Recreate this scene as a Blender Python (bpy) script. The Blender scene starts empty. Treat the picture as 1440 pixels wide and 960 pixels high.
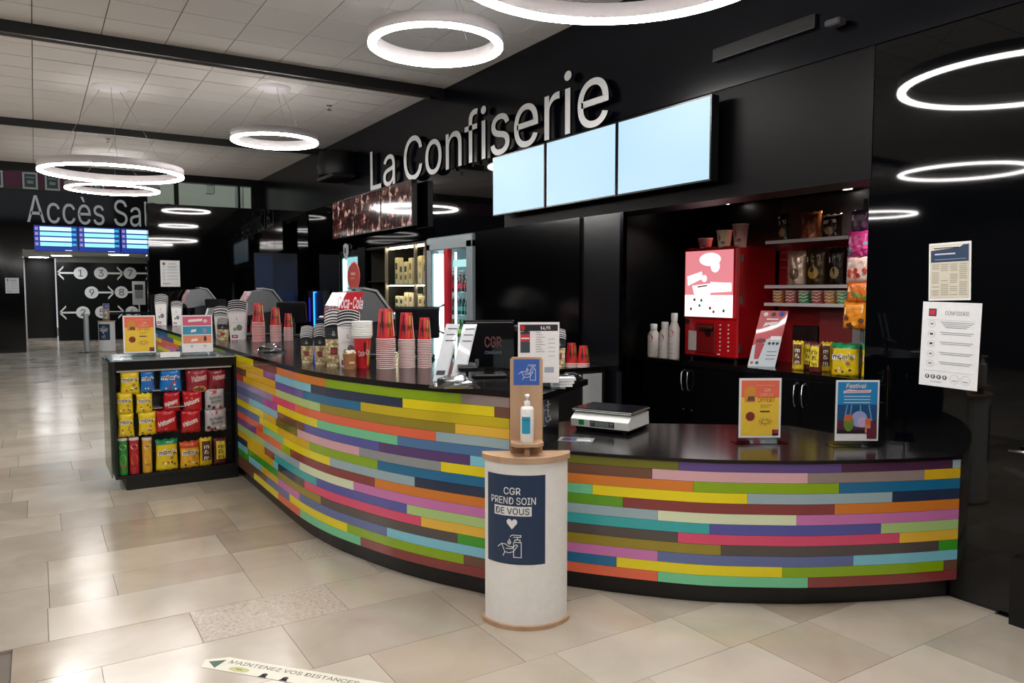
import bpy, math, random
from mathutils import Vector, Matrix
R=math.radians; PI=math.pi
random.seed(7)
S=bpy.context.scene; COL=S.collection
# ---------------------------------------------------------------- camera, world, exposure
cd=bpy.data.cameras.new('camera'); cam=bpy.data.objects.new('camera',cd); COL.objects.link(cam)
cd.sensor_width=36; cd.lens=36*1070/1440; cd.clip_end=200
cam.location=(0,0,1.6); cam.rotation_euler=(R(90-3.74),0,R(-32.05)); S.camera=cam
W=bpy.data.worlds.new('hall_ambient'); S.world=W; W.use_nodes=True
bg=W.node_tree.nodes['Background']; bg.inputs[0].default_value=(.92,.96,1,1); bg.inputs[1].default_value=.5
S.view_settings.view_transform='Standard'; S.view_settings.look='None'; S.view_settings.gamma=1
S.view_settings.use_curve_mapping=False; S.view_settings.exposure=0.12
RING=60.0
# ---------------------------------------------------------------- materials
MC={}
def lin(c): return c/12.92 if c<=.04045 else ((c+.055)/1.055)**2.4
def hexc(h): h=h.lstrip('#'); return tuple(lin(int(h[i:i+2],16)/255) for i in (0,2,4))
def M(h,rough=.5,metal=0,emit=0,coat=0,var=.06,scale=30,alpha=1,spec=.5,bump=0):
    k=(h,rough,metal,emit,coat,var,scale,alpha,spec,bump)
    if k in MC: return MC[k]
    m=bpy.data.materials.new('mat_'+h.strip('#')+'_%d'%len(MC)); m.use_nodes=True
    nt=m.node_tree; b=nt.nodes['Principled BSDF']; c=hexc(h)
    b.inputs['Roughness'].default_value=rough; b.inputs['Metallic'].default_value=metal
    b.inputs['Coat Weight'].default_value=coat; b.inputs['Coat Roughness'].default_value=.03
    b.inputs['Specular IOR Level'].default_value=spec
    if emit:
        b.inputs['Base Color'].default_value=(*[x*.12 for x in c],1); b.inputs['Emission Color'].default_value=(*c,1); b.inputs['Emission Strength'].default_value=emit
    else:
        tc=nt.nodes.new('ShaderNodeTexCoord'); n=nt.nodes.new('ShaderNodeTexNoise'); n.inputs['Scale'].default_value=scale; n.inputs['Detail'].default_value=3
        nt.links.new(tc.outputs['Object'],n.inputs['Vector'])
        mx=nt.nodes.new('ShaderNodeMix'); mx.data_type='RGBA'; nt.links.new(n.outputs['Fac'],mx.inputs['Factor'])
        mx.inputs[6].default_value=(*[x*(1-var) for x in c],1); mx.inputs[7].default_value=(*[min(1,x*(1+var)) for x in c],1)
        nt.links.new(mx.outputs[2],b.inputs['Base Color'])
        if bump:
            bp=nt.nodes.new('ShaderNodeBump'); bp.inputs['Strength'].default_value=bump; bp.inputs['Distance'].default_value=.01
            nt.links.new(n.outputs['Fac'],bp.inputs['Height']); nt.links.new(bp.outputs[0],b.inputs['Normal'])
    MC[k]=m; return m
def ramp_mat(name,stops,scale,rough=.4,kind='noise',emit=0,detail=4,coords='Object',metal=0,coat=0,bump=0,dist=0,vec=(1,1,1)):
    m=bpy.data.materials.new(name); m.use_nodes=True; nt=m.node_tree; b=nt.nodes['Principled BSDF']
    tc=nt.nodes.new('ShaderNodeTexCoord'); mp=nt.nodes.new('ShaderNodeMapping'); mp.inputs['Scale'].default_value=vec
    nt.links.new(tc.outputs[coords],mp.inputs[0])
    if kind=='noise':
        n=nt.nodes.new('ShaderNodeTexNoise'); n.inputs['Detail'].default_value=detail; n.inputs['Distortion'].default_value=dist; out=n.outputs['Fac']
    else:
        n=nt.nodes.new('ShaderNodeTexVoronoi'); out=n.outputs['Distance']
    n.inputs['Scale'].default_value=scale; nt.links.new(mp.outputs[0],n.inputs['Vector'])
    r=nt.nodes.new('ShaderNodeValToRGB'); nt.links.new(out,r.inputs[0])
    el=r.color_ramp.elements
    while len(el)<len(stops): el.new(.5)
    for e,(p,h) in zip(el,stops): e.position=p; e.color=(*hexc(h),1)
    (nt.links.new(r.outputs[0],b.inputs['Base Color']) if not emit else setattr(b.inputs['Base Color'],'default_value',(.01,.01,.012,1))); b.inputs['Roughness'].default_value=rough; b.inputs['Metallic'].default_value=metal; b.inputs['Coat Weight'].default_value=coat
    if emit: nt.links.new(r.outputs[0],b.inputs['Emission Color']); b.inputs['Emission Strength'].default_value=emit
    if bump:
        bp=nt.nodes.new('ShaderNodeBump'); bp.inputs['Strength'].default_value=bump; bp.inputs['Distance'].default_value=.01
        nt.links.new(out,bp.inputs['Height']); nt.links.new(bp.outputs[0],b.inputs['Normal'])
    return m
def glassmat(name,tint,mixf,rough=.02):
    m=bpy.data.materials.new(name); m.use_nodes=True; nt=m.node_tree; nt.nodes.clear()
    o=nt.nodes.new('ShaderNodeOutputMaterial'); t=nt.nodes.new('ShaderNodeBsdfTransparent'); g=nt.nodes.new('ShaderNodeBsdfGlossy'); x=nt.nodes.new('ShaderNodeMixShader')
    f=nt.nodes.new('ShaderNodeLayerWeight'); a=nt.nodes.new('ShaderNodeMath'); a.operation='ADD'; a.inputs[1].default_value=mixf
    t.inputs[0].default_value=(*hexc(tint),1); g.inputs['Roughness'].default_value=rough
    pw=nt.nodes.new('ShaderNodeMath'); pw.operation='POWER'; pw.inputs[1].default_value=5; nt.links.new(f.outputs['Facing'],pw.inputs[0]); nt.links.new(pw.outputs[0],a.inputs[0]); nt.links.new(a.outputs[0],x.inputs[0]); nt.links.new(t.outputs[0],x.inputs[1]); nt.links.new(g.outputs[0],x.inputs[2]); nt.links.new(x.outputs[0],o.inputs[0])
    return m
BLACK=M('#040405',.3,spec=.35); GLOSS=M('#030406',.03,spec=.42); BLK2=M('#0a0a0c',.45); WHITE=M('#f2f2f0',.5,var=.02); CHROME=M('#d8dadc',.15,1); STEEL=M('#a9adb0',.25,1)
TOPM=ramp_mat('counter_top_laminate',[(.3,'#0b090b'),(.7,'#131013')],40,rough=.17)
GLASS=glassmat('clear_glass','#f4faf8',.02); ACRYL=glassmat('clear_acrylic','#f2f6f6',.05,.05)
PLASTIC=glassmat('crinkled_plastic','#dfe3e6',.28,.15)
# ---------------------------------------------------------------- mesh builder
TXT={}
import os
FONT=None
try:
    _p=os.path.join(bpy.utils.resource_path('LOCAL'),'datafiles','fonts','Inter.woff2')
    if os.path.exists(_p): FONT=bpy.data.fonts.load(_p)
except Exception: FONT=None
def text_mesh(s,bold=0,shear=0):
    k=(s,bold,shear)
    if k in TXT: return TXT[k]
    c=bpy.data.curves.new('t','FONT'); c.body=s; c.font=FONT or c.font; c.offset=bold*.35; c.shear=shear; c.resolution_u=3; c.align_x='CENTER'; c.align_y='BOTTOM_BASELINE'
    o=bpy.data.objects.new('t',c); me=bpy.data.meshes.new_from_object(o)
    v=[(p.co.x,p.co.y) for p in me.vertices]; f=[tuple(p.vertices) for p in me.polygons]
    bpy.data.meshes.remove(me); bpy.data.objects.remove(o); bpy.data.curves.remove(c)
    xs=[p[0] for p in v] or [0]; cx=(min(xs)+max(xs))/2; w=max(xs)-min(xs) or 1
    TXT[k]=([(x-cx,y) for x,y in v],f,w); return TXT[k]
def CAPH():
    if 'capH' not in TXT:
        v=text_mesh('H')[0]; TXT['capH']=max(y for x,y in v)
    return TXT['capH']
class MB:
    def __init__(s): s.v=[];s.f=[];s.mi=[];s.mats=[];s.sm=[]
    def add(s,V,F,mat,smooth=False,T=None):
        o=len(s.v); s.v+= [tuple(T@Vector(p)) for p in V] if T else [tuple(p) for p in V]
        if mat not in s.mats: s.mats.append(mat)
        i=s.mats.index(mat)
        for f in F: s.f.append(tuple(o+k for k in f)); s.mi.append(i); s.sm.append(smooth)
        return s
    def box(s,x0,x1,y0,y1,z0,z1,mat,T=None,ch=0):
        if ch:
            c=ch; V=[];F=[]
            P=[(x0+c,y0),(x1-c,y0),(x1,y0+c),(x1,y1-c),(x1-c,y1),(x0+c,y1),(x0,y1-c),(x0,y0+c)]
            cx,cy=(x0+x1)/2,(y0+y1)/2; sx=(x1-x0-2*c)/(x1-x0); sy=(y1-y0-2*c)/(y1-y0)
            I=[(cx+(x-cx)*sx,cy+(y-cy)*sy) for x,y in P]
            V=[(*p,z0) for p in I]+[(*p,z0+c) for p in P]+[(*p,z1-c) for p in P]+[(*p,z1) for p in I]
            F=[tuple(range(7,-1,-1)),tuple(range(24,32))]
            for r in range(3):
                for k in range(8): a=r*8+k; b=r*8+(k+1)%8; F.append((a,b,b+8,a+8))
            return s.add(V,F,mat,False,T)
        V=[(x0,y0,z0),(x1,y0,z0),(x1,y1,z0),(x0,y1,z0),(x0,y0,z1),(x1,y0,z1),(x1,y1,z1),(x0,y1,z1)]
        return s.add(V,[(3,2,1,0),(4,5,6,7),(0,1,5,4),(1,2,6,5),(2,3,7,6),(3,0,4,7)],mat,False,T)
    def lathe(s,prof,mat,n=20,c=(0,0),T=None,smooth=True,cap=True,sx=1,sy=1):
        V=[];F=[]
        for r,z in prof:
            for k in range(n): a=2*PI*k/n; V.append((c[0]+r*sx*math.cos(a),c[1]+r*sy*math.sin(a),z))
        for j in range(len(prof)-1):
            for k in range(n): a=j*n+k; b=j*n+(k+1)%n; F.append((a,b,b+n,a+n))
        s.add(V,F,mat,smooth,T)
        if cap:
            if prof[0][0]>1e-4: s.add(V[:n],[tuple(range(n-1,-1,-1))],mat,False,T)
            if prof[-1][0]>1e-4: s.add(V[-n:],[tuple(range(n))],mat,False,T)
        return s
    def prism(s,poly,a,b,mat,ax='z',T=None):
        n=len(poly)
        f={'z':lambda p,q:(p[0],p[1],q),'y':lambda p,q:(p[0],q,p[1]),'x':lambda p,q:(q,p[0],p[1])}[ax]
        V=[f(p,a) for p in poly]+[f(p,b) for p in poly]
        return s.add(V,[tuple(range(n-1,-1,-1)),tuple(range(n,2*n))]+[(k,(k+1)%n,n+(k+1)%n,n+k) for k in range(n)],mat,False,T)
    def tube(s,path,r,mat,n=8,T=None,closed=False):
        P=[Vector(p) for p in path]; V=[];F=[];m=len(P)
        for i,p in enumerate(P):
            t=(P[min(i+1,m-1)]-P[max(i-1,0)]).normalized(); u=t.cross(Vector((0,0,1)))
            if u.length<.01: u=t.cross(Vector((1,0,0)))
            u.normalize(); w=t.cross(u)
            for k in range(n): a=2*PI*k/n; V.append(p+u*r*math.cos(a)+w*r*math.sin(a))
        for j in range(m-1):
            for k in range(n): a=j*n+k; b=j*n+(k+1)%n; F.append((a,b,b+n,a+n))
        F+=[tuple(range(n-1,-1,-1)),tuple(range((m-1)*n,m*n))]
        return s.add(V,F,mat,True,T)
    def rect(s,x0,x1,z0,z1,y,mat,warp=None,nx=1):
        V=[];F=[]
        for i in range(nx+1):
            x=x0+(x1-x0)*i/nx; V+=[(x,y,z0),(x,y,z1)]
        for i in range(nx): F.append((2*i,2*i+2,2*i+3,2*i+1))
        if warp: V=[warp(*p) for p in V]
        return s.add(V,F,mat)
    def grect(s,x0,x1,z0,z1,y,mat,warp,nx=6,nz=8):
        V=[warp(x0+(x1-x0)*i/nx,y,z0+(z1-z0)*j/nz) for j in range(nz+1) for i in range(nx+1)]
        return s.add(V,[(j*(nx+1)+i,j*(nx+1)+i+1,(j+1)*(nx+1)+i+1,(j+1)*(nx+1)+i) for j in range(nz) for i in range(nx)],mat)
    def disc(s,cx,cz,r,y,mat,n=20,rz=None,warp=None):
        V=[(cx+r*math.cos(2*PI*k/n),y,cz+(rz or r)*math.sin(2*PI*k/n)) for k in range(n)]
        if warp: V=[warp(*p) for p in V]
        return s.add(V,[tuple(range(n))],mat)
    def poly(s,P,y,mat,warp=None):
        V=[(p[0],y,p[1]) for p in P]
        if warp: V=[warp(*p) for p in V]
        return s.add(V,[tuple(range(len(P)))],mat)
    def line(s,P,w,y,mat,warp=None):
        for (a,b) in zip(P,P[1:]):
            dx,dz=b[0]-a[0],b[1]-a[1]; l=math.hypot(dx,dz) or 1; ux,uz=dx/l*w/2,dz/l*w/2
            s.poly([(a[0]-ux+uz,a[1]-uz-ux),(b[0]+ux+uz,b[1]+uz-ux),(b[0]+ux-uz,b[1]+uz+ux),(a[0]-ux-uz,a[1]-uz+ux)],y,mat,warp)
        return s
    def text(s,t,x,z,h,y,mat,w=None,bold=0,shear=0,warp=None,depth=0,rot=0):
        V,F,tw=text_mesh(t,bold,shear); k=h/CAPH(); kx=(w/tw if w else k)
        cr,sr=math.cos(rot),math.sin(rot)
        Q=[(x+a*kx*cr-b*k*sr,y,z+a*kx*sr+b*k*cr) for a,b in V]
        if warp: Q=[warp(*p) for p in Q]
        s.add(Q,F,mat)
        if depth:
            n=len(Q); B=[(p[0],p[1]+depth,p[2]) for p in Q]
            cnt={}
            for f in F:
                for a,b in zip(f,f[1:]+f[:1]): cnt[(a,b)]=1
            side=[(b,a,a+n,b+n) for (a,b) in cnt if (b,a) not in cnt]
            s.add(Q+B,side,mat)
        return s
    def mesh(s,name):
        me=bpy.data.meshes.new(name); me.from_pydata(s.v,[],s.f); 
        for m in s.mats: me.materials.append(m)
        me.polygons.foreach_set('material_index',s.mi); me.polygons.foreach_set('use_smooth',s.sm); me.update(); return me
    def obj(s,name,parent=None,label=None,cat=None,group=None,kind=None,loc=None,rz=0):
        o=bpy.data.objects.new(name,s.mesh(name)); COL.objects.link(o)
        if parent: o.parent=parent
        if loc: o.location=loc
        if rz: o.rotation_euler=(0,0,rz)
        return tag(o,label,cat,group,kind)
def tag(o,label=None,cat=None,group=None,kind=None):
    if label: o['label']=label
    if cat: o['category']=cat
    if group: o['group']=group
    if kind: o['kind']=kind
    return o
def thing(name,label,cat,loc,rz=0,group=None,rx=0):
    o=bpy.data.objects.new(name,None); COL.objects.link(o); o.empty_display_size=.05
    o.location=loc; o.rotation_euler=(rx,0,rz); return tag(o,label,cat,group)
def struct(mb,name,parent=None): return mb.obj(name,parent,kind=None if parent else 'structure')
def dup(root,loc,rz=None,label=None,group=None):
    r=root.copy(); COL.objects.link(r); r.location=loc
    if rz is not None: r.rotation_euler=(root.rotation_euler[0],root.rotation_euler[1],rz)
    if label: r['label']=label
    if group: r['group']=group
    for ch in list(root.children):
        c=ch.copy(); COL.objects.link(c); c.parent=r
        for g in list(ch.children): d=g.copy(); COL.objects.link(d); d.parent=c
    return r
FX=-PI/2      # front of a thing facing -X (into the hall)
XW=4.03
# ---------------------------------------------------------------- floor of stone slabs
def stone(name,a,b,c,sc=2.5,rough=.16,bump=0):
    m=ramp_mat(name,[(.25,a),(.5,b),(.75,c)],sc,rough=rough,detail=8,dist=.6,bump=bump)
    nt=m.node_tree; bs=nt.nodes['Principled BSDF']; bs.inputs['Specular IOR Level'].default_value=.6
    n=nt.nodes.new('ShaderNodeTexNoise'); n.inputs['Scale'].default_value=1.6; n.inputs['Detail'].default_value=5
    g=nt.nodes.new('ShaderNodeNewGeometry'); nt.links.new(g.outputs['Position'],n.inputs['Vector'])
    nt.links.new(g.outputs['Position'],[x for x in nt.nodes if x.type=='MAPPING'][0].inputs[0])
    mr=nt.nodes.new('ShaderNodeMapRange'); mr.inputs[1].default_value=.3; mr.inputs[2].default_value=.7; mr.inputs[3].default_value=rough*.75; mr.inputs[4].default_value=rough*1.5
    nt.links.new(n.outputs['Fac'],mr.inputs[0]); nt.links.new(mr.outputs[0],bs.inputs['Roughness']); return m
ST=[stone('stone_cream','#b2a897','#bdb3a3','#c8bfb1'),stone('stone_grey','#a79e90','#b2a99b','#bcb4a7'),stone('stone_rose','#ada190','#b7ab9a','#c0b5a6'),
    stone('stone_brown','#9b8d7b','#a99c8a','#b6aa99'),stone('stone_pale','#bbb2a3','#c5bcae','#cec6ba'),stone('stone_shell','#94877a','#b9ae9f','#cfc6b9',60,.3)]
floor=MB().box(-14,14,-10,40,-.2,-.012,M('#6e665c',.6)).obj('floor',kind='structure')
rows=[1.0,1.42,1.86,2.3,2.68,3.11,3.61,4.0,4.43,4.79,5.22,5.86,6.32,6.85,7.3,7.8,8.25,8.8,9.3,9.85,10.4,11.0,11.7,12.4,13.2,14.0,15,16,17.2,18.5,20,21.8,23.8,26.5,29.5,32]
hand={5:[(-.6,4),(-.05,1),(.187,0),(.952,1),(1.75,2),(2.3,0),(2.9,4),(3.4,3)],6:[(-.14,3),(.6,5),(1.29,0),(1.9,1),(2.5,2)],7:[(-.7,1),(0,4),(.96,0),(1.62,1)],8:[(-.7,1),(.01,1),(.32,2),(.966,0),(1.3,5),(1.7,1)],
 9:[(-.7,1),(.01,0),(.96,3),(1.5,1)],10:[(-.7,1),(.33,3),(1.11,2),(1.7,0)],11:[(-.6,0),(.1,1),(.67,4),(1.015,0),(1.6,1)],12:[(-.8,1),(-.1,4),(.45,0),(1.1,1)],4:[(-.3,0),(.55,4),(1.2,2),(1.75,0),(2.5,1),(3.1,4),(3.62,0)],3:[(.3,4),(1.1,0),(1.9,4),(2.6,0),(3.08,3),(3.75,4)]}
n_t=0; far=MB()
for i in range(len(rows)-1):
    y0,y1=rows[i],rows[i+1]; x0=-.9-.03*max(0,y0-6)-(.0); xe=4.0 if y0<4.5 else (1.9 if y0<13 else 4.4)
    cuts=list(hand.get(i,[]))
    if not cuts:
        x=x0-random.random()*.5
        while x<xe: cuts.append((x,random.choice([0,0,0,1,1,2,4,4,3 if random.random()<.4 else 1]))); x+=random.uniform(.4,1.15)*(1 if y0<16 else 1.8)
    for k,(x,mi) in enumerate(cuts):
        x1=cuts[k+1][0] if k+1<len(cuts) else max(xe,x+.6)
        g=.0012 if y0<10 else .002; dz=random.uniform(-.0005,.0005)
        t=MB() if y0<14 else far
        t.box(x+g,x1-g,y0+g,y1-g,-.012,0+dz,ST[mi])
        if y0<14: t.obj('stone_slab',floor); n_t+=1
y_=-8
for a,b in ((-12,-.95),(4.05,12)):
    y=0
    while y<32: 
        x=a
        while x<b and not (a>0 and y<20): far.box(x+.003,min(b,x+1.4)-.003,y+.003,y+.9-.003,-.012,0,ST[random.choice([0,1,4])]); x+=1.4
        y+=.9
for y in range(-9,1): 
    for x in range(-10,4): far.box(x+.003,x+.997,y+.003,min(y+.997,1.0),-.012,0,ST[random.choice([0,1,4])])
tag(far.obj('stone_paving',floor),kind='stuff')
# ---------------------------------------------------------------- ceiling with tiles
CT=M('#c4c0bc',.9,var=.04,scale=160,bump=.3); GRID=M('#5f5b58',.8)
ceil=MB().box(-14,XW,-10,16.3,3.915,4.1,GRID).obj('ceiling',kind='structure')
cxs=[XW]+[3.735-.525*k for k in range(0,9)]
segs=[(3.0,7.88,.47),(8.28,8.54,.3),(8.54,12.2,.44),(12.52,16.28,.47)]
tl=None; fb=MB()
for a,b,p in segs:
    n=round((b-a)/p); p=(b-a)/n
    for j in range(n):
        for k in range(9):
            x1,x0=cxs[k],cxs[k+1]
            MB().box(x0+.004,x1-.004,a+j*p+.007,a+(j+1)*p-.007,3.9+random.uniform(-.001,.001),3.914,CT).obj('ceiling_tile',ceil)
    fb.box(-14,cxs[9]-.004,a,b,3.9,3.914,CT)
fb.box(-14,XW,-10,2.99,3.9,3.914,CT); tag(fb.obj('ceiling_tile_field',ceil),kind='stuff')
for y0,y1 in ((7.88,8.28),(12.2,12.52)):
    b=MB().box(-14,XW,y0,y0+.04,3.80,3.914,BLK2).box(-14,XW,y1-.02,y1,3.87,3.914,M('#7d7874',.8)).box(-14,XW,y0,y1,3.90,3.914,BLK2)
    b.obj('trim_1',kind='structure')
# ---------------------------------------------------------------- right hand wall with band, fascia and openings
FASC=M('#03050e',.2,spec=.22)
struct(MB().box(XW,XW+.3,-10,16.3,2.98,3.93,FASC),'wall_right_upper')
SATIN=M('#030304',.4,spec=.12)
w=MB().box(XW+.012,XW+.3,-10,2.615,2.24,2.98,GLOSS).box(XW+.012,XW+.3,2.62,6.6,2.24,2.98,SATIN).box(XW+.012,XW+.3,6.605,13.2,2.24,2.98,GLOSS)
w.box(XW,XW+.3,-10,2.62,0,2.24,GLOSS)
w.box(XW,XW+.06,4.78,5.30,0,2.24,M('#0b0c10',.2)); w.box(XW,XW+.3,11.5,13.2,0,2.24,GLOSS); w.box(XW,XW+.12,7.0,7.18,0,2.24,M('#3a3d42',.12,1))
w.box(XW,XW+.1,10.42,10.7,0,2.24,BLACK)
struct(w,'wall_right')
struct(MB().box(XW-.025,XW+.05,5.30,7.0,0,2.24,M('#020203',.12)),'door_2')
# niche shell
n=MB().box(5.5,5.6,2.0,5.6,0,2.45,BLACK).box(XW+.3,5.5,1.9,2.0,0,2.45,BLACK).box(XW+.06,5.5,5.45,5.6,0,2.45,BLACK).box(XW+.02,5.6,1.9,5.6,2.4,2.5,BLACK)
struct(n,'wall_back_niche')
# recess behind fridge / cabinets
struct(MB().box(5.0,5.1,7.0,11.6,0,2.3,BLACK).box(XW+.3,5.1,7.0,11.6,2.23,2.3,BLACK),'wall_back_recess')
# door and plinth by the edge of frame
struct(MB().box(XW-.1,XW,-6,1.76,0,.33,BLACK),'baseboard_right')
d=MB().box(XW-.03,XW,-.2,1.70,.335,2.24,M('#0b0b0d',.25)).obj('door_1',kind='structure')
MB().tube([(XW-.06,1.83-.02,.835),(XW-.06,1.62,.835)],.008,CHROME).box(XW-.06,XW-.03,1.79,1.8,.83,.84,CHROME).obj('door_handle',d)
# partition at the end of the counter, glossy black
struct(MB().prism([(1.54,13.2),(XW,13.08),(XW,13.3),(1.54,13.4)],0,2.98,GLOSS),'wall_partition')
# header and glazed gallery above it
struct(MB().box(-14,XW+.3,16.3,16.5,3.76,4.1,BLACK),'trim_2')
struct(MB().box(1.9,XW,16.3,16.5,2.7,3.27,BLACK),'trim_3')
wn=MB().box(2.39,2.47,16.3,16.36,3.27,3.76,BLACK).box(3.60,3.64,16.3,16.36,3.27,3.76,BLACK).box(3.86,XW,16.3,16.36,3.27,3.76,BLACK).obj('window_1',kind='structure')
MB().box(1.9,3.9,16.38,16.39,3.27,3.76,GLASS).obj('window_pane',wn)
struct(MB().box(-9.2,-9,-9,40,0,4.1,M('#3a3a3c',.5)).box(-9.2,4.3,-9.2,-9,0,4.1,M('#2a2a2c',.5)),'wall_left')
struct(MB().box(2.28,14,19.4,19.5,2.9,6,M('#c4c5b6',.8)),'wall_gallery')
struct(MB().box(3.62,3.68,16.7,16.76,3.0,3.9,WHITE).box(3.76,3.80,16.7,16.76,3.0,3.9,WHITE),'trim_4')
MB().box(3.0,3.18,16.45,16.6,3.58,3.76,WHITE,ch=.02).obj('wall_box',None,'white equipment box hanging inside the glazed gallery','wall box')
for i,x in enumerate((2.05,2.33)):
    MB().lathe([(.0,.0),(.12,.01),(.13,.08),(.09,.15),(0,.17)],BLACK,16).obj('round_stool',None,('black rounded seat behind the gallery glass, beside the window post','black rounded seat behind the gallery glass, under the ring lamps')[1-i],'seat',loc=(x,16.75,3.2))
MB().box(2.0,3.9,16.5,17.2,3.1,3.2,BLK2).obj('gallery_floor',kind='structure')
# ---------------------------------------------------------------- far wall with the cinema entrance
YF=23.8; FW=M('#060709',.10,spec=.35)
w=MB().box(-14,-.23,YF,YF+.3,0,4.3,FW).box(-.23,2.74,YF,YF+.3,2.72,4.3,FW).box(2.74,14,YF,YF+.3,0,4.3,FW)
w.box(-14,14,YF,YF+.3,4.3,6.6,M('#55243a',.7)); struct(w,'wall_far')
w=MB()
for k in range(-3,4):
    x=-.65+k*.62; w.box(x-.09,x+.02,YF-.02,YF,4.3,4.8,M(['#3f3b66','#7a2c3c','#8a6a3a'][k%3],.7))
w.box(-6,6,YF-.025,YF,4.26,4.32,M('#3a3320',.7)); struct(w,'trim_5')
for i,x in enumerate((-.76,0,.5,1.03,1.55)):
    t=thing('wall_poster',['grey framed poster cut by the edge of the photo, high on the far wall','grey framed poster high on the purple band above the first letter','grey framed poster high on the purple band above the word','grey framed poster half hidden by the hanging ring lamps','grey framed poster behind the ring lamps beside the gallery'][i],'poster',(x,YF-.02,4.5))
    MB().box(-.17,.17,-.02,0,-.22,.22,M('#a8adac',.6)).obj('frame',t)
    MB().rect(-.125,.125,-.17,.17,-.024,M('#2d3b3c',.5)).rect(-.07,.07,-.08,.0,-.03,M('#7b8686',.5)).rect(-.1,.1,.06,.1,-.03,M('#6e7a7a',.5)).obj('print',t)
# corridor behind the entrance
struct(MB().box(-3,.62,31.0,31.2,0,3,BLACK).box(.62,9,28.8,29,0,2.56,M('#04070a',.3,spec=.2)).box(.62,9,28.78,29,2.56,2.8,M('#8e918e',.6)).box(-2.2,-2,24.1,31,0,3,BLK2),'wall_corridor')
struct(MB().box(-3,9,24.1,31.2,2.76,2.9,M('#c9ccc8',.7)),'ceiling_corridor')
struct(MB().box(-.33,-.25,30.4,30.6,0,2.7,M('#c8cac8',.4)),'trim_6')
for i,(x,y) in enumerate(((.75,27.6),(.15,29.3),(2.2,26))):
    t=thing('ceiling_lamp',['round flat lamp under the corridor ceiling beside the numbers wall','small round lamp deep in the corridor by the white pipe','round flat lamp over the arrows in the corridor'][i],'ceiling lamp',(x,y,2.72))
    MB().lathe([(.3,0),(.3,.04)],WHITE,24).obj('housing',t); MB().lathe([(.27,-.01),(.27,0)],M('#ffffff',.5,emit=30),24).obj('diffuser',t)
DISC=M('#eef2f2',.5); INK=M('#30363a',.5)
def number_disc(n,x,z,arr,lab):
    w_={'1':'one','3':'three','7':'seven','9':'nine','8':'eight','2':'two','5':'five','4':'four'}[n]
    t=thing('room_number_sign','round white room sign reading %s %s'%(w_,lab),'sign',(x,28.78,z),group='room number signs of the corridor')
    MB().lathe([(.20,0),(.20,.02)],DISC,28,T=Matrix.Rotation(PI/2,4,'X')).obj('disc',t)
    MB().text(n,0,-.11,.22,-.03,INK,bold=-.005).obj('number',t)
    if arr:
        s=arr; a=MB().box(min(s*.20,s*.46),max(s*.20,s*.46),-.02,0,-.03,.03,DISC)
        a.box(min(s*.46,s*.66),max(s*.46,s*.66),-.02,0,-.03,.03,DISC)
        for q in (-1,1):
            a.prism([(s*.66,-.035),(s*.66,.035),(s*.48,q*.2+.035),(s*.48,q*.2-.035)],-.02,0,DISC,'y')
        a.obj('arrow',t)
number_disc('1',1.30,2.21,-1,'with an arrow, top row of the corridor wall')
number_disc('3',1.89,2.215,1,'between one and seven on the corridor wall')
number_disc('7',2.76,2.225,1,'at the partition end of the top row')
number_disc('9',1.60,1.575,1,'in the middle row, first of its two signs')
number_disc('8',2.48,1.585,1,'in the middle row beside the white notice')
number_disc('2',1.33,.92,-1,'in the lowest row behind the grey belt post')
number_disc('5',1.88,.92,1,'in the lowest row behind the distant sanitizer bottle')
number_disc('4',2.78,.91,0,'in the lowest row behind the yellow offer sign')
t=thing('notice_board','white notice with a dark picture on the corridor wall','notice',(2.72,26.0,1.2)); 
MB().box(-.18,.18,0,.02,0,.72,WHITE).box(-.02,.02,0,.02,-1.2,0,WHITE).obj('board',t); MB().rect(-.12,.12,.45,.62,-.005,INK).rect(-.11,.11,.2,.42,-.005,M('#a8adb0')).obj('print',t)
def lettering(s,w,cap,depth,mat,name,lab,loc,rz):
    t=thing(name,lab,'sign lettering',loc,rz); V,F,tw=text_mesh(s); kx=w/tw; k=cap/CAPH()
    par=list(range(len(V)))
    def fd(a):
        while par[a]!=a: par[a]=par[par[a]]; a=par[a]
        return a
    for f in F:
        for b in f[1:]: par[fd(b)]=fd(f[0])
    G={}
    for f in F: G.setdefault(fd(f[0]),[]).append(f)
    C=[]
    for fs in G.values():
        xs=[V[i][0] for f in fs for i in f]; C.append([min(xs),max(xs),fs])
    C.sort(key=lambda c:c[0]); out=[]
    for c in C:
        if out and c[0]<out[-1][1]-.01 and c[1]<=out[-1][1]+.12 and (out[-1][1]-c[0])>.3*(c[1]-c[0]): out[-1][2]+=c[2]; out[-1][1]=max(out[-1][1],c[1])
        else: out.append(c)
    for x0,x1,fs in out:
        ids=sorted({i for f in fs for i in f}); mp={i:n for n,i in enumerate(ids)}
        Q=[(V[i][0]*kx,0,V[i][1]*k) for i in ids]; n=len(Q); ff=[tuple(mp[i] for i in f) for f in fs]
        ed={(a,b) for f in ff for a,b in zip(f,f[1:]+f[:1])}
        m=MB(); m.add(Q,ff,mat); m.add(Q+[(a,depth,c) for a,b,c in Q],[(b,a,a+n,b+n) for a,b in ed if (b,a) not in ed],M('#1a1b1e',.2)); m.obj('letter',t)
    return t
LET=M('#d2d4d6',.3,0)
lettering('Accès Salles',3.74,.70,.05,LET,'sign_lettering','large pale lettering reading Acces Salles above the far entrance',(1.77,YF-.1,3.42),0)
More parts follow.
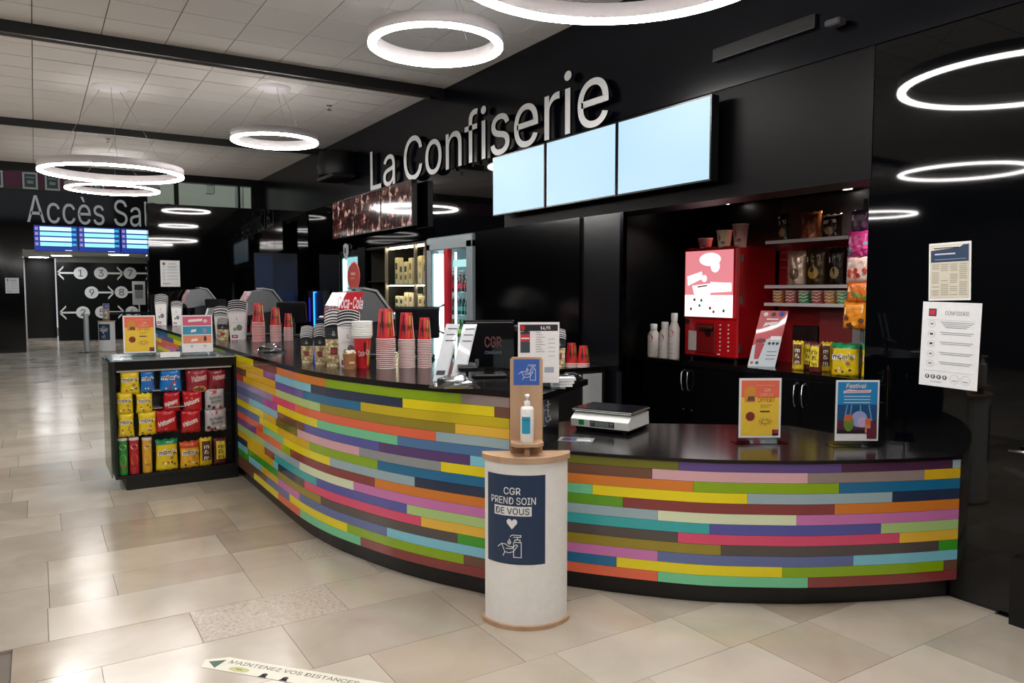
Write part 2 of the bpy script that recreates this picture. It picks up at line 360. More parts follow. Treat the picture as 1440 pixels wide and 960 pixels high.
# listing screens
def e(h,s=1.0): return M(h,.4,emit=s)
for i in range(3):
    x=.03+i*1.02
    t=thing('listing_screen',['blue cinema listings screen under the first letters of the far sign','blue cinema listings screen in the middle of the row over the entrance','blue cinema listings screen cut off by the black partition'][i],'screen',(x,YF-.15,2.67),group='listings screens over the far entrance')
    MB().box(0,1.01,0,.08,0,.68,M('#0a1030',.3)).obj('case',t)
    p=MB().rect(.01,1.0,.01,.67,-.005,e('#173a9c',.8))
    for r in range(4):
        z=.54-r*.135
        p.rect(.14,.86,z,z+.10,-.012,e('#c8f2ff' if r%2==0 else '#8fe0f6',1.25)).rect(.03,.1,z+.01,z+.09,-.012,e('#b59ae0',.7)).rect(.87,.97,z+.02,z+.08,-.012,e('#39b7dc',.9))
        p.rect(.15,.8,z-.02,z-.012,-.012,e('#0d2470',.5))
    p.rect(.7,.86,.02,.035,-.012,e('#ffffff',1)); p.obj('display',t)
# ---------------------------------------------------------------- curved counters
TALL=[(1.442,13.1),(1.442,9.0),(1.442,7.0),(1.442,6.0),(1.444,5.3),(1.456,4.9),(1.503,4.53),(1.580,4.23),(1.672,3.94),(1.783,3.683),(1.947,3.375),(2.10,3.06)]
LOWC=[(2.268,3.395),(2.377,3.248),(2.589,2.983),(2.846,2.708),(3.107,2.511),(3.304,2.385),(3.716,2.185),(4.03,2.062)]
def spline(P,n=24):
    P=[Vector(p) for p in P]; P=[2*P[0]-P[1]]+P+[2*P[-1]-P[-2]]; out=[]
    for i in range(1,len(P)-2):
        a,b,c,d=P[i-1:i+3]; l=(c-b).length
        m1=(c-a)/((b-a).length+l)*l; m2=(d-b)/(l+(d-c).length)*l
        for k in range(n):
            t=k/n; out.append((2*t**3-3*t*t+1)*b+(t**3-2*t*t+t)*m1+(-2*t**3+3*t*t)*c+(t**3-t*t)*m2)
    out.append(P[-2]); return out
class Curve:
    def __init__(s,P):
        s.p=spline(P); s.s=[0]
        for a,b in zip(s.p,s.p[1:]): s.s.append(s.s[-1]+(b-a).length)
    def at(s,q,off=0):
        q=max(0,min(s.s[-1],q)); i=0
        lo,hi=0,len(s.s)-2
        while lo<hi:
            m=(lo+hi+1)//2
            if s.s[m]<=q: lo=m
            else: hi=m-1
        i=lo; t=(q-s.s[i])/(s.s[i+1]-s.s[i]); p=s.p[i].lerp(s.p[i+1],t)
        a=s.p[max(0,i-4)]; b=s.p[min(len(s.p)-1,i+5)]; d=(b-a).normalized(); nrm=Vector((d.y,-d.x))  # outward (towards the hall)
        if nrm.x>0 and nrm.y>0: nrm=-nrm
        return p+nrm*off
    def strip(s,mb,a,b,z0,z1,o0,o1,mat,step=.07):
        n=max(1,int((b-a)/step+.5)); V=[];F=[]
        for i in range(n+1):
            q=a+(b-a)*i/n
            for o in (o0,o1):
                p=s.at(q,o); V+=[(p.x,p.y,z0),(p.x,p.y,z1)]
        for i in range(n):
            k=4*i; F+=[(k+2,k+6,k+7,k+3),(k+1,k+3,k+7,k+5),(k,k+4,k+6,k+2),(k,k+1,k+5,k+4)]
        F+=[(0,2,3,1),(4*n,4*n+1,4*n+3,4*n+2)]
        return mb.add(V,F,mat)
ct=Curve(TALL); cl=Curve(LOWC)
# orientation test: outward must point to -x on the straight part
sgn=1 if ct.at(3,1).x<ct.at(3,0).x else -1
PCOL=dict(Y='#e0d015',br='#6d4a3a',li='#86a812',ta='#8d7f7c',go='#d3ae22',pu='#7d4f92',sk='#7cc0d4',na='#27344f',re='#b8503a',bl='#1d6a96',mu='#c4b01a',lg='#a8c77f',ol='#918227',oy='#e3b43e',
 la='#8b83a6',rp='#d44a6e',co='#de6547',gb='#96aeb6',sl='#5d6b9c',ma='#a84f98',mi='#6fc394',sb='#4a73a0',dp='#553a70',ob='#6a6a20',pk='#cfa3ab',gr='#8b9092',mr='#843a3a',cr='#d3ddbc',pi='#c473ae',
 te='#35a5a8',ch='#514a48',gn='#3d9a2a',dp2='#5b4583',pl='#4a2744',gn2='#5d9a22',cy='#7cc0d4')
PCOL['or']='#cf7a2c'; PCOL['in']='#5455a0'
def brt(h,f=1.09): return '#%02x%02x%02x'%tuple(min(245,int(int(h[i:i+2],16)*f)) for i in (1,3,5))
def pm(c): return M(brt(PCOL[c]),.22,var=.03,scale=12,coat=.35)
TROWS=[[[6.508,6.95,"Y"],[6.95,7.634,"br"],[7.634,8.54,"or"],[8.54,9.673,"li"],[9.673,10.148,"ta"]],[[6.501,7.253,"go"],[7.253,7.594,"pu"],[7.594,8.34,"sk"],[8.34,9.272,"na"],[9.272,9.875,"Y"],[9.875,10.148,"br"]],[[6.496,6.7,"br"],[6.7,7.59,"go"],[7.59,8.21,"in"],[8.21,8.913,"bl"],[8.913,10.148,"mu"]],[[6.491,6.595,"re"],[6.595,7.605,"go"],[7.605,8.469,"lg"],[8.469,9.632,"ol"],[9.632,10.148,"oy"]],[[6.485,7.504,"la"],[7.504,8.056,"rp"],[8.056,9.508,"co"],[9.508,10.149,"gb"]],[[6.48,7.235,"sl"],[7.235,7.634,"ma"],[7.634,8.426,"Y"],[8.426,9.231,"mi"],[9.231,10.149,"sb"]],[[6.475,6.776,"la"],[6.776,7.629,"sk"],[7.629,8.224,"br"],[8.224,9.078,"in"],[9.078,9.725,"dp"],[9.725,10.149,"sk"]],[[6.47,7.226,"Y"],[7.226,7.588,"go"],[7.588,8.091,"ob"],[8.091,8.893,"pk"],[8.893,9.539,"gr"],[9.539,10.149,"Y"]],[[6.464,7.113,"sl"],[7.113,7.621,"Y"],[7.621,8.301,"go"],[8.301,9.063,"li"],[9.063,10.149,"bl"]],[[6.458,7.217,"co"],[7.217,7.762,"mi"],[7.762,8.586,"Y"],[8.586,9.357,"gb"],[9.357,10.149,"na"]],[[6.453,6.993,"pu"],[6.993,7.705,"co"],[7.705,7.927,"li"],[7.927,9.036,"mr"],[9.036,10.149,"or"]],[[6.446,7.25,"lg"],[7.25,8.121,"gb"],[8.121,8.834,"cr"],[8.834,10.149,"pi"]],[[6.441,7.246,"go"],[7.246,7.53,"mr"],[7.53,8.401,"te"],[8.401,9.297,"in"],[9.297,10.15,"lg"]],[[6.436,6.693,"na"],[6.693,7.487,"go"],[7.487,7.621,"sk"],[7.621,8.028,"na"],[8.028,8.207,"ch"],[8.207,9.401,"rp"],[9.401,10.15,"oy"]],[[6.431,6.688,"sk"],[6.688,7.617,"gn"],[7.617,8.458,"ol"],[8.458,9.643,"ch"],[9.643,10.15,"gn"]],[[6.426,6.732,"gn"],[6.732,7.147,"sk"],[7.147,7.612,"go"],[7.612,8.109,"pi"],[8.109,9.137,"sl"],[9.137,10.15,"sk"]],[[6.42,7.292,"br"],[7.292,7.89,"sl"],[7.89,8.763,"Y"],[8.763,9.683,"li"],[9.683,10.15,"br"]],[[6.415,6.889,"br"],[6.889,7.605,"Y"],[7.605,8.117,"co"],[8.117,8.896,"mi"],[8.896,10.151,"mr"]]]
LROWS=[[[0.0,0.587,"ob"],[0.587,1.406,"dp2"],[1.406,2.025,"pl"],[2.025,2.073,"gb"]],[[0.0,0.455,"br"],[0.455,1.23,"pk"],[1.23,1.86,"ta"],[1.86,2.073,"go"]],[[0.0,0.663,"or"],[0.663,1.394,"li"],[1.394,2.073,"bl"]],[[0.0,0.143,"mi"],[0.143,0.931,"Y"],[0.931,1.683,"gb"],[1.683,2.073,"na"]],[[0.0,0.306,"gn2"],[0.306,1.374,"mr"],[1.374,2.073,"or"]],[[0.0,0.486,"gb"],[0.486,1.178,"cr"],[1.178,2.073,"pi"]],[[0.0,0.747,"te"],[0.747,1.626,"in"],[1.626,2.073,"lg"]],[[0.0,0.589,"ch"],[0.589,1.73,"rp"],[1.73,2.073,"oy"]],[[0.0,0.805,"ol"],[0.805,1.959,"ch"],[1.959,2.073,"gn"]],[[0.0,0.489,"pi"],[0.489,1.481,"sl"],[1.481,2.073,"sk"]],[[0.0,0.275,"bl"],[0.275,1.113,"Y"],[1.113,1.993,"li"],[1.993,2.073,"br"]],[[0.0,0.49,"co"],[0.49,1.244,"mi"],[1.244,2.073,"mr"]]]

H=.967/18; g=.0008
cb=thing('serving_counter','tall curved black counter fronted with rows of coloured strips','counter',(0,0,0))
back=[(2.671,3.445),(2.58,3.70),(2.50,4.1),(2.50,4.6),(2.55,5.0),(2.55,13.15)]
def slab(front,back,z0,z1,mat,mb=None):
    mb=mb or MB(); P=[(p.x,p.y) for p in front]+back; return mb.prism(P,z0,z1,mat)
SE=ct.s[-1]-.20; bback=[(2.565,3.585),(2.50,3.80),(2.46,4.1)]+back[3:]
fr=[ct.at(q,-.012*sgn) for q in [k*.12 for k in range(0,85)] if q<SE-.02]+[ct.at(SE,-.012*sgn)]
slab(fr,bback,.1,1.067,BLACK).obj('body',cb)
fk=[ct.at(q,-.04*sgn) for q in [k*.12 for k in range(0,85)] if q<SE-.02]+[ct.at(SE,-.04*sgn)]
slab(fk,bback,0,.1,M('#0c0c0e',.3)).obj('plinth',cb)
ft=[ct.at(q,.004*sgn) for q in [k*.08 for k in range(0,130)] if q<ct.s[-1]]+[ct.at(ct.s[-1],.004*sgn)]
tp=slab(ft,back,1.068,1.1,TOPM).obj('worktop',cb)
for i,row in enumerate(TROWS):
    z1=1.067-H*i; z0=z1-H
    row=[(6.30,row[0][1],row[0][2])]+row[1:]; cs=['li','Y','bl','gb','co','pi','mi','go','in','ch']; r_=[]; e_=row[0][0]; a=.0; 
    while a<e_-.3:
        b=min(e_,a+random.uniform(.8,1.6)); 
        if e_-b<.3: b=e_
        r_.append((a,b,random.choice(cs))); a=b
    for (a,b,c) in r_+row:
        m=MB(); ct.strip(m,a+g,min(b,SE)-g,z0+g,z1-g,-.012*sgn,.0*sgn,pm(c)); m.obj('colour_strip',cb)
# accessibility sticker on the side face
sx,sy=2.145,3.097; ang=math.atan2(.388,.58)
st=thing('wheelchair_sticker','blue and white wheelchair sticker on the black side of the tall counter','sticker',(2.428,3.502,.925),ang); st.scale=(1.1,1,.66)
MB().box(-.058,.058,-.002,0,-.115,.115,M('#f4f5fa',.4)).rect(-.052,.052,.028,.108,-.003,M('#2b3560',.4)).rect(-.052,.052,-.108,.02,-.003,M('#39456e',.4)).obj('backing',st)
k=MB(); Wt=M('#ffffff',.4)
k.disc(0,.085,.014,-.004,Wt).line([(0,.07),(0,.035)],.012,-.004,Wt).line([(-.03,.06),(.03,.06)],.01,-.004,Wt)
k.line([(.0+.032*math.cos(t*.35),-.05+.035*math.sin(t*.35)) for t in range(8,20)],.009,-.004,Wt).line([(0,0),(0,-.04),(.03,-.045),(.038,-.08)],.01,-.004,Wt).disc(0,.012,.012,-.004,Wt); k.obj('symbol',st)
# low counter
lb=thing('low_counter','low curved black counter with coloured strips between the tall counter and the black wall','counter',(0,0,0))
LD=(Vector(LOWC[1])-Vector(LOWC[0])).length; sg=1 if cl.at(1,1).y<cl.at(1,0).y else -1
bk=[(4.02,3.12),(3.62,3.42),(3.25,3.70),(2.95,4.0),(2.62,3.98),(2.575,3.61)]
fr=[cl.at(q,-.012*sg) for q in [k*.08 for k in range(30)] if q<cl.s[-1]]+[cl.at(cl.s[-1],-.012*sg)]
fr=[Vector((min(p.x,4.02),p.y)) for p in fr]; fr[0]=Vector((2.285,3.40))
slab(fr,bk,.1,.736,BLACK).obj('body',lb)
fk=[cl.at(q,-.04*sg) for q in [k*.08 for k in range(30)] if q<cl.s[-1]]+[cl.at(cl.s[-1],-.04*sg)]; fk=[Vector((min(p.x,4.02),p.y)) for p in fk]; fk[0]=Vector((2.31,3.42))
slab(fk,bk,0,.1,M('#0c0c0e',.3)).obj('plinth',lb)
ft=[cl.at(q,.006*sg) for q in [k*.08 for k in range(30)] if q<cl.s[-1]]+[cl.at(cl.s[-1],.006*sg)]; ft=[Vector((min(p.x,4.025),p.y)) for p in ft]
slab(ft,bk,.7365,.755,TOPM).obj('worktop',lb)
for i,row in enumerate(LROWS):
    z1=.1+H*(12-i); z0=z1-H; z1=min(z1,.7365)
    for (a,b,c) in row:
        a=a and a+LD; b+=LD
        m=MB(); cl.strip(m,a+g,min(b,cl.s[-1])-g,z0+g,z1-g,-.012*sg,0,pm(c)); m.obj('colour_strip',lb)
# ---------------------------------------------------------------- ring lamps (the room's lights)
HOUS=M('#c9c4c6',.5); LED=M('#fffaf6',.4,emit=RING)
def ring(x,y,z,d,lab,cz=3.9,canopy=True):
    t=thing('ring_lamp',lab,'pendant lamp',(x,y,z),group='hanging ring lamps'); r=d/2; w=.054
    MB().lathe([(r-w,.013),(r,.013),(r,.09),(r-w,.09),(r-w,.013)],HOUS,72,cap=False).obj('housing',t)
    MB().lathe([(r-w,.013),(r-w,-.004),(r-w+.006,-.008),(r-.006,-.008),(r,-.004),(r,.013)],LED,72,cap=False).obj('diffuser',t)
    if canopy:
        c=MB().lathe([(.0,-.03),(.17,-.03),(.19,0)],HOUS,28).obj('canopy',t); c.location.z=cz-z
        for k in range(3):
            a=k*2*PI/3+.5; MB().tube([((r-w/2)*math.cos(a),(r-w/2)*math.sin(a),.09),(.12*math.cos(a),.12*math.sin(a),cz-z-.03)],.0022,M('#8a8886',.4),5).obj('cable',t)
ring(.80,9.80,2.925,1.48,'wide ring lamp nearest the dark sign wall, its lower rim in front of the posters')
ring(2.42,4.86,3.295,.93,'small ring lamp above the tall counter, beside the lettering over the screens')
ring(2.37,8.85,3.295,.95,'small ring lamp hanging between the dark beams near the black fascia')
ring(1.18,14.5,3.30,1.43,'thin looking ring lamp behind and below the wide one, by the gallery glass')
ring(2.22,2.66,3.05,1.60,'big ring lamp cut by the top edge of the photo over the counter')
ring(-1.9,5.2,3.1,1.48,'ring lamp outside the photo over the hall floor')
ring(-2.4,10.5,3.1,1.2,'ring lamp outside the photo beyond the candy shelf')
ring(-.35,-.3,3.05,1.48,'unseen ring lamp added behind the camera to brighten the counter front')  # unseen fill lamp, added here to lift the strips, stand and signs
ring(2.0,-2.2,3.2,1.2,'ring lamp outside the photo by the black wall')
ring(-5.5,2.5,3.1,1.48,'ring lamp outside the photo across the hall')
ring(-6,9,3.1,1.48,'ring lamp outside the photo far across the hall')
# ceiling bits
def sprinkler(x,y,lab):
    t=thing('sprinkler_head',lab,'sprinkler',(x,y,3.9)); MB().lathe([(.035,-.005),(.035,0)],CHROME,12).lathe([(.012,-.05),(.012,-.005)],CHROME,8).lathe([(.03,-.06),(.03,-.055)],BLK2,10).obj('fitting',t)
sprinkler(3.169,9.32,'small sprinkler on the ceiling tiles beside the black fascia'); sprinkler(1.02,13.1,'small sprinkler on the ceiling tiles above the wide ring lamp')
t=thing('spot_camera','small white security camera on the black fascia below the ceiling','camera',(3.95,11.99,3.76)); MB().lathe([(.045,-.12),(.05,0)],WHITE,14).obj('casing',t); MB().box(-.01,.08,-.012,.012,0,.03,WHITE).obj('bracket',t)
t=thing('wall_speaker','dim black loudspeaker high on the fascia left of the lettering'.replace(' left of',' beyond'),'speaker',(3.85,11.0,3.3),FX)
MB().box(-.35,.35,-.2,.15,-.06,.0,BLK2,ch=.01).lathe([(.28,0),(.30,.12),(.26,.34),(.0,.4)],BLK2,20).obj('casing',t)
# grille on the fascia
t=thing('ventilation_grille','long dark ventilation slot high on the black fascia over the screens','vent',(XW-.002,3.35,3.20),FX)
MB().box(-.45,.36,-.02,0,-.02,.06,BLK2).obj('frame',t); MB().box(-.45,.36,-.03,-.02,-.028,-.022,M('#3a3a3e',.4)).obj('lip',t)
t=thing('fascia_spotlight','small grey spotlight at the end of the ventilation slot','spotlight',(XW-.12,2.83,3.15),FX); MB().box(-.05,.05,.03,.1,-.02,.02,M('#4a4a4e',.4),ch=.008).obj('casing',t)
# La Confiserie
LC=M('#dcdee0',.25,0)
def letters(s,y0,y1,base,cap,lab):
    return lettering(s,abs(y0-y1),cap,.025,LC,'sign_lettering',lab,(XW-.065,(y0+y1)/2,base),FX)
letters('La',10.0,9.16,2.985,.52,'pale metal word LA at the start of the big fascia lettering')
letters('Confiserie',8.88,4.87,2.965,.52,'pale metal word CONFISERIE on the black fascia above the screens')
# video screens
def screen(y0,y1,z0,z1,mat,lab,grp,x=3.9):
    t=thing('menu_screen',lab,'screen',(x,(y0+y1)/2,z0),FX,grp); w=(y0-y1)/2
    MB().box(-w,w,0,.07,0,z1-z0,M('#0a0a0c',.25)).obj('case',t)
    MB().rect(-w+.012,w-.012,.012,z1-z0-.012,-.0015,mat).obj('display',t)
    MB().box(-.1,.1,.07,XW-x,.15,.45,BLK2).obj('wall_bracket',t)
SB=ramp_mat('blank_screen_glow',[(.2,'#acd4ee'),(.8,'#c8e6fa')],.9,rough=.45,emit=1.0,detail=1)
for b,h in (('SB',0),): pass
for (a,b),l in zip(((6.59,5.68),(5.655,4.69),(4.675,3.70)),('pale blue lit screen, furthest along the row of three from the wall posters','pale blue lit screen in the middle of the row of three','pale blue lit screen at the end of the row over the red drinks machine')):
    screen(a,b,2.35,2.925,SB,l.replace('furthest','most distant'),'blank pale blue screens')
SM=ramp_mat('popcorn_picture_glow',[(.36,'#0c0708'),(.5,'#2c1410'),(.58,'#5e2c20'),(.66,'#d2b4a8'),(.70,'#2c2028')],8,rough=.08,emit=.95,detail=9,dist=.8)
for (a,b),l in zip(((11.4,10.48),(10.45,9.49),(9.46,8.51)),('dark screen with a brown splashing picture, most distant of its row','dark screen with a brown splashing picture in the middle of its row','dark screen with a brown splashing picture closest to the word LA')):
    screen(a,b,2.40,2.955,SM,l,'dark brown picture screens')
# ---------------------------------------------------------------- sanitizer stands
WOOD=ramp_mat('beech_wood',[(.3,'#b08e70'),(.55,'#c2a082'),(.8,'#cdae92')],9,rough=.45,vec=(1,1,.12),detail=6)
NAVY=M('#21395a',.4,var=.03); 
def hand_icon(mb,x,z,s,y,mat,warp=None,w=None):
    w=w or .045*s
    L=lambda P: mb.line([(x+a*s,z+b*s) for a,b in P],w,y,mat,warp)
    L([(.12,-.75),(.12,.25),(.62,.25),(.62,-.75),(.12,-.75)]); L([(.2,.25),(.2,.42),(.54,.42),(.54,.25)]); L([(.37,.42),(.37,.58)])
    L([(-.12,.62),(.02,.72),(.6,.72),(.58,.6),(.12,.58)])
    L([(-1,-.15),(-.72,.08),(-.45,.08),(-.22,-.06),(.02,-.06),(.04,-.16),(-.1,-.2),(-.4,-.2)]); L([(.04,-.1),(.3,.1),(.38,.02),(.1,-.38),(-.2,-.48),(-.48,-.44),(-.62,-.7)]); L([(-.72,.08),(-.5,-.42)])
    L([(-.28,.2)]+[(-.18+.1*math.cos(t),.22+.12*math.sin(t)) for t in [k*.7 for k in range(10)]]+[(-.17,.46)])
def stand(x,y,rz,lab,full=True,lab2=''):
    t=thing('sanitizer_stand',lab,'sanitizer stand',(x,y,0),rz)
    Rr=.2267; A=R(61.9); cy=.1067   # arc centre behind chord (local y+)
    def arc(r,n=24,a=A): return [(r*math.sin(-a+2*a*k/n),cy-r*math.cos(-a+2*a*k/n)) for k in range(n+1)]
    MB().prism(arc(Rr)+[(.2,.03),(-.2,.03)],.02,.80,M('#f4f3f1',.35,coat=.2)).obj('shell',t)
    ar=arc(Rr+.013)
    MB().prism(ar+[(.215,.045),(-.215,.045)],0,.02,WOOD).obj('foot_plate',t)
    MB().prism(ar+[(.215,.045),(-.215,.045)],.80,.826,WOOD).obj('top_plate',t)
    P=[(-.078,.826),(.078,.826),(.078,1.275)]+[(.068,1.288),(-.068,1.288),(-.078,1.275)]
    MB().prism(P,-.005,.011,WOOD,'y').obj('back_board',t)
    MB().prism([(-.075,-.005),(.075,-.005),(.078,-.07),(.05,-.11),(-.05,-.11),(-.078,-.07)],.873,.888,WOOD).obj('bottle_shelf',t)
    MB().box(-.012,.012,-.07,-.03,.826,.873,WOOD).obj('shelf_support',t)
    q=MB().rect(-.062,.062,1.155,1.278,-.0065,M('#3c63b4',.4)); hand_icon(q,.012,1.215,.05,-.0075,M('#dfe9fa',.4)); q.obj('pictogram_plate',t)
    def warp(px,py,pz): a=px/Rr; r=Rr-py; return (r*math.sin(a),cy-r*math.cos(a),pz)
    q=MB().rect(-.215,.085,.315,.742,-.0015,NAVY,warp,14)
    q.rect(-.215,.085,.740,.742,-.0018,NAVY,warp,8)
    m=M('#eef0f2',.4); mx=-.075
    q.text('CGR',mx,.650,.033,-.003,m,bold=.015,warp=warp,w=.082).text('PREND SOIN',mx,.604,.033,-.003,m,bold=.015,warp=warp,w=.225)
    q.rect(-.168,.018,.548,.594,-.003,m,warp,8).text('DE VOUS',mx,.556,.030,-.0045,M('#1a2c48',.4),bold=.015,warp=warp,w=.165)
    hp=[(0,-.028),(.024,0),(.026,.012),(.018,.021),(.008,.021),(0,.012),(-.008,.021),(-.018,.021),(-.026,.012),(-.024,0)]
    q.poly([(mx+a,.512+b) for a,b in hp],-.003,m,warp)
    hand_icon(q,mx-.0,.405,.072,-.003,m,warp,.0035); q.obj('notice',t)
    b=thing('sanitizer_bottle',lab2,'bottle',(t.matrix_world@Vector((0,0,0))),0)
    b.location=(x+math.cos(rz)*0-math.sin(rz)*(-.055),y+math.sin(rz)*0+math.cos(rz)*(-.055),.888); b.rotation_euler=(0,0,rz)
    MB().lathe([(.0,0),(.030,0),(.032,.006),(.032,.155),(.028,.168),(.013,.174),(.013,.180)],WHITE,22).obj('body',b)
    def w2(px,py,pz): a=px/.0325; return (.0325*math.sin(a),-.0325*math.cos(a),pz)
    MB().rect(-.030,.014,.045,.125,0,M('#2f9ec4',.4),w2,6).rect(-.030,.014,.108,.112,0,M('#1d6d94',.4),lambda *p:tuple(1.02*v if i<2 else v for i,v in enumerate(w2(*p))),6).obj('label',b)
    MB().lathe([(.014,.178),(.014,.196),(.006,.198),(.006,.215),(.012,.216),(.012,.228),(0,.230)],WHITE,14).box(-.006,.006,-.036,0,.217,.226,WHITE).obj('pump',b)
    return t
stand(1.985,3.04,R(-29.7),'white sanitizer stand with navy notice in front of the coloured counter',True,'white pump bottle with blue label on the near sanitizer stand')
stand(1.60,23.0,R(-8),'small distant white sanitizer stand with navy notice near the numbered wall',True,'white pump bottle on the distant sanitizer stand')
t=thing('barrier_post','grey belt barrier post standing before the numbered wall','barrier post',(1.12,22.9,0))
MB().lathe([(.22,0),(.22,.012),(.06,.03)],M('#2b2d30',.4),24).obj('base',t); MB().lathe([(.065,.02),(.065,1.0),(.06,1.02)],M('#b4babb',.35,.5),18).obj('pole',t)
t=thing('barrier_post','dark belt barrier post with stretched belts behind the yellow sign','barrier post',(3.0,24.6,0))
MB().lathe([(.2,0),(.2,.012),(.06,.03)],M('#2b2d30',.4),20).obj('base',t); MB().lathe([(.04,.02),(.04,1.0)],BLK2,12).box(-1.2,1.0,-.01,.01,.95,1.02,BLK2).obj('pole',t)
# ---------------------------------------------------------------- wall papers
def paper(lab,x,y,z,w,h,rz=FX,tilt=0,cat='notice',name='wall_notice'):
    t=thing(name,lab,cat,(x,y,z),rz); t.rotation_euler=(0,tilt,rz); MB().box(-w/2,w/2,-.0015,0,0,h,M('#e9ebee',.35,coat=.3)).obj('sheet',t); return t
GR=M('#8f9499',.5); DK=M('#2a2d33',.5)
def conf(t,w,h,title='CONFISERIE'):
    q=MB(); y=-.0025; s=w/.297
    q.rect(-.115*s,-.075*s,h-.075*s,h-.035*s,y,DK).rect(-.110*s,-.080*s,h-.068*s,h-.040*s,y-.001,M('#c03048',.5))
    q.text(title,.03*s,h-.066*s,.020*s,y,M('#7b8086',.5),bold=.0,w=.12*s); q.rect(-.125*s,.125*s,h-.0935*s,h-.0925*s,y,GR)
    for i,z in enumerate((.325,.272,.222,.168,.118)):
        z=z*s; n=24
        q.line([(-.095*s+.018*s*math.cos(k*.55),z+.018*s*math.sin(k*.55)) for k in range(13)],.0012*s,y,GR)
        q.rect(-.103*s,-.087*s,z-.004*s,z+.006*s,y,DK if i in(1,2) else GR)
        for j in range(4 if i==0 else 2): q.rect((-.05+.008*j)*s,(.118-.012*j)*s,z+.010*s-j*.009*s,z+.0135*s-j*.009*s,y,GR)
    q.rect(-.125*s,.125*s,.0805*s,.0815*s,y,GR)
    for i in range(4): q.disc((-.105+i*.03)*s,.050*s,.0115*s,y,DK,12).rect((-.109+i*.03)*s,(-.101+i*.03)*s,.044*s,.058*s,y-.001,M('#dcdfe2',.5))
    for i in range(2):
        q.line([((.035+i*.055)*s+.023*s*math.cos(k*.55),.045*s+.023*s*math.sin(k*.55)) for k in range(13)],.001*s,y,GR).rect((.022+i*.055)*s,(.048+i*.055)*s,.036*s,.040*s,y,GR)
    q.rect(-.09*s,-.03*s,.022*s,.025*s,y,GR); q.obj('print',t)
t=paper('white CONFISERIE rules notice on the glossy black wall beside the low counter',XW-.003,2.145,1.10,.300,.445,tilt=R(1.2)); conf(t,.3,.445)
t=paper('cream page with a navy heading on the black wall above the rules notice',XW-.003,2.15,1.555,.215,.30,tilt=R(-1.5))
q=MB(); q.rect(-.1,.1,.01,.29,-.0022,M('#cfcab8',.5)).rect(-.096,.096,.2,.285,-.003,NAVY).poly([(-.096,.285),(-.096,.262),(.05,.272),(.07,.285)],-.004,M('#dcd8c8',.5))
q.rect(-.08,.05,.270,.275,-.005,DK).rect(-.075,.03,.238,.245,-.005,M('#c9d2de',.5)).rect(-.075,.085,.212,.215,-.005,M('#8fa0b8',.5))
for i in range(4):
    for j in range(16):
        if random.random()<.88: q.rect(-.09+i*.047,-.09+i*.047+random.uniform(.034,.04),.185-j*.0105,.190-j*.0105,-.003,M('#a5a294',.5))
q.obj('print',t)
t=paper('white rules notice on the black partition behind the far till',1.839,13.18,1.68,.285,.415,0); conf(t,.285,.415)
t=paper('small white notice on the black pillar beside the far entrance',-.49,YF-.01,1.56,.30,.40,0); conf(t,.3,.4)
# blue reflection in the black partition, painted as a faintly glowing panel
t=thing('painted_reflection','blue reflection painted as a dim panel on the partition behind the far popcorn boxes','panel',(3.48,13.095,1.2)); MB().box(-.36,.36,-.02,0,0,1.05,M('#0b1424',.3)).obj('frame',t); MB().rect(-.34,-.06,.02,1.0,-.022,M('#1c3c74',.3,emit=.1)).rect(.02,.34,.02,.95,-.022,M('#1c3460',.3,emit=.08)).rect(.1,.25,.62,.72,-.024,M('#2a3a5c',.3,emit=.1)).obj('print',t)
# floor sticker
a=Vector((.59,3.44)); d=(Vector((1.0,2.93))-Vector((.585,3.41))); rz=math.atan2(d.y,d.x)
t=thing('floor_sticker','cream floor strip with a green triangle and distance message on the stone slabs','floor sticker',(.585,3.41,.0006),rz)
YL=M('#eceadb',.35); MB().prism([(-.03,.012),(.06,.06),(1.25,.06),(1.25,-.05),(.0,-.05)],0,.0008,YL).obj('strip',t)
fl=lambda x,y,z:(x,z,.0012-y)
q=MB(); q.poly([(.0,0),(.06,-.04),(.065,.035)],0,M('#2f5b46',.4),fl)
q.text('MAINTENEZ VOS DISTANCES',.40,.012,.026,0,M('#4a4f4a',.4),w=.62,bold=.01,warp=fl)
q.disc(.17,-.022,.05,0,M('#c9c98c',.4),14,.02,fl).rect(.155,.185,-.026,-.018,-.0004,M('#8a8a50'),fl)
for x in (.30,.40): q.disc(x,-.03,.014,0,DK,10,None,fl).poly([(x-.02,-.05),(x+.02,-.05),(x+.012,-.035),(x-.012,-.035)],0,DK,fl)
q.obj('print',t)
# ---------------------------------------------------------------- candy shelf unit
UY=6.75
cu=thing('candy_shelf','black candy shelf unit with hanging sweet bags at the end of the coloured counter','shelf unit',(.985,UY,0))
MB().box(-.41,.455,.02,.62,0,.10,BLK2).obj('plinth',cu)
MB().box(-.487,-.468,0,.66,.10,1.045,BLK2).obj('side_panel',cu); MB().box(.438,.455,0,.66,.10,1.045,BLK2).obj('side_panel',cu)
MB().box(-.468,.438,0,.66,.10,.125,BLK2).obj('bottom_shelf',cu); MB().box(-.468,.438,0,.03,.975,1.045,BLACK).box(-.468,.438,.03,.66,1.02,1.045,BLACK).obj('top_panel',cu)
MB().box(-.468,.438,.15,.17,.125,.975,BLK2).obj('back_panel',cu)
for z in (.27,.42,.565,.71,.845): MB().box(-.468,.438,.143,.15,z,z+.012,M('#26262a',.4)).obj('slat_groove',cu)
MB().box(-.50,.455,-.012,.68,1.046,1.058,M('#8b9296',.12,coat=.5)).obj('top_plate',cu)
MB().box(-.515,-.505,.0,.66,.12,1.04,glassmat('green_glass','#cfe0d4',.03)).obj('side_glass',cu)
MB().box(-.455,.42,.02,.032,.958,.972,M('#d9dadb',.4)).obj('price_rail',cu)
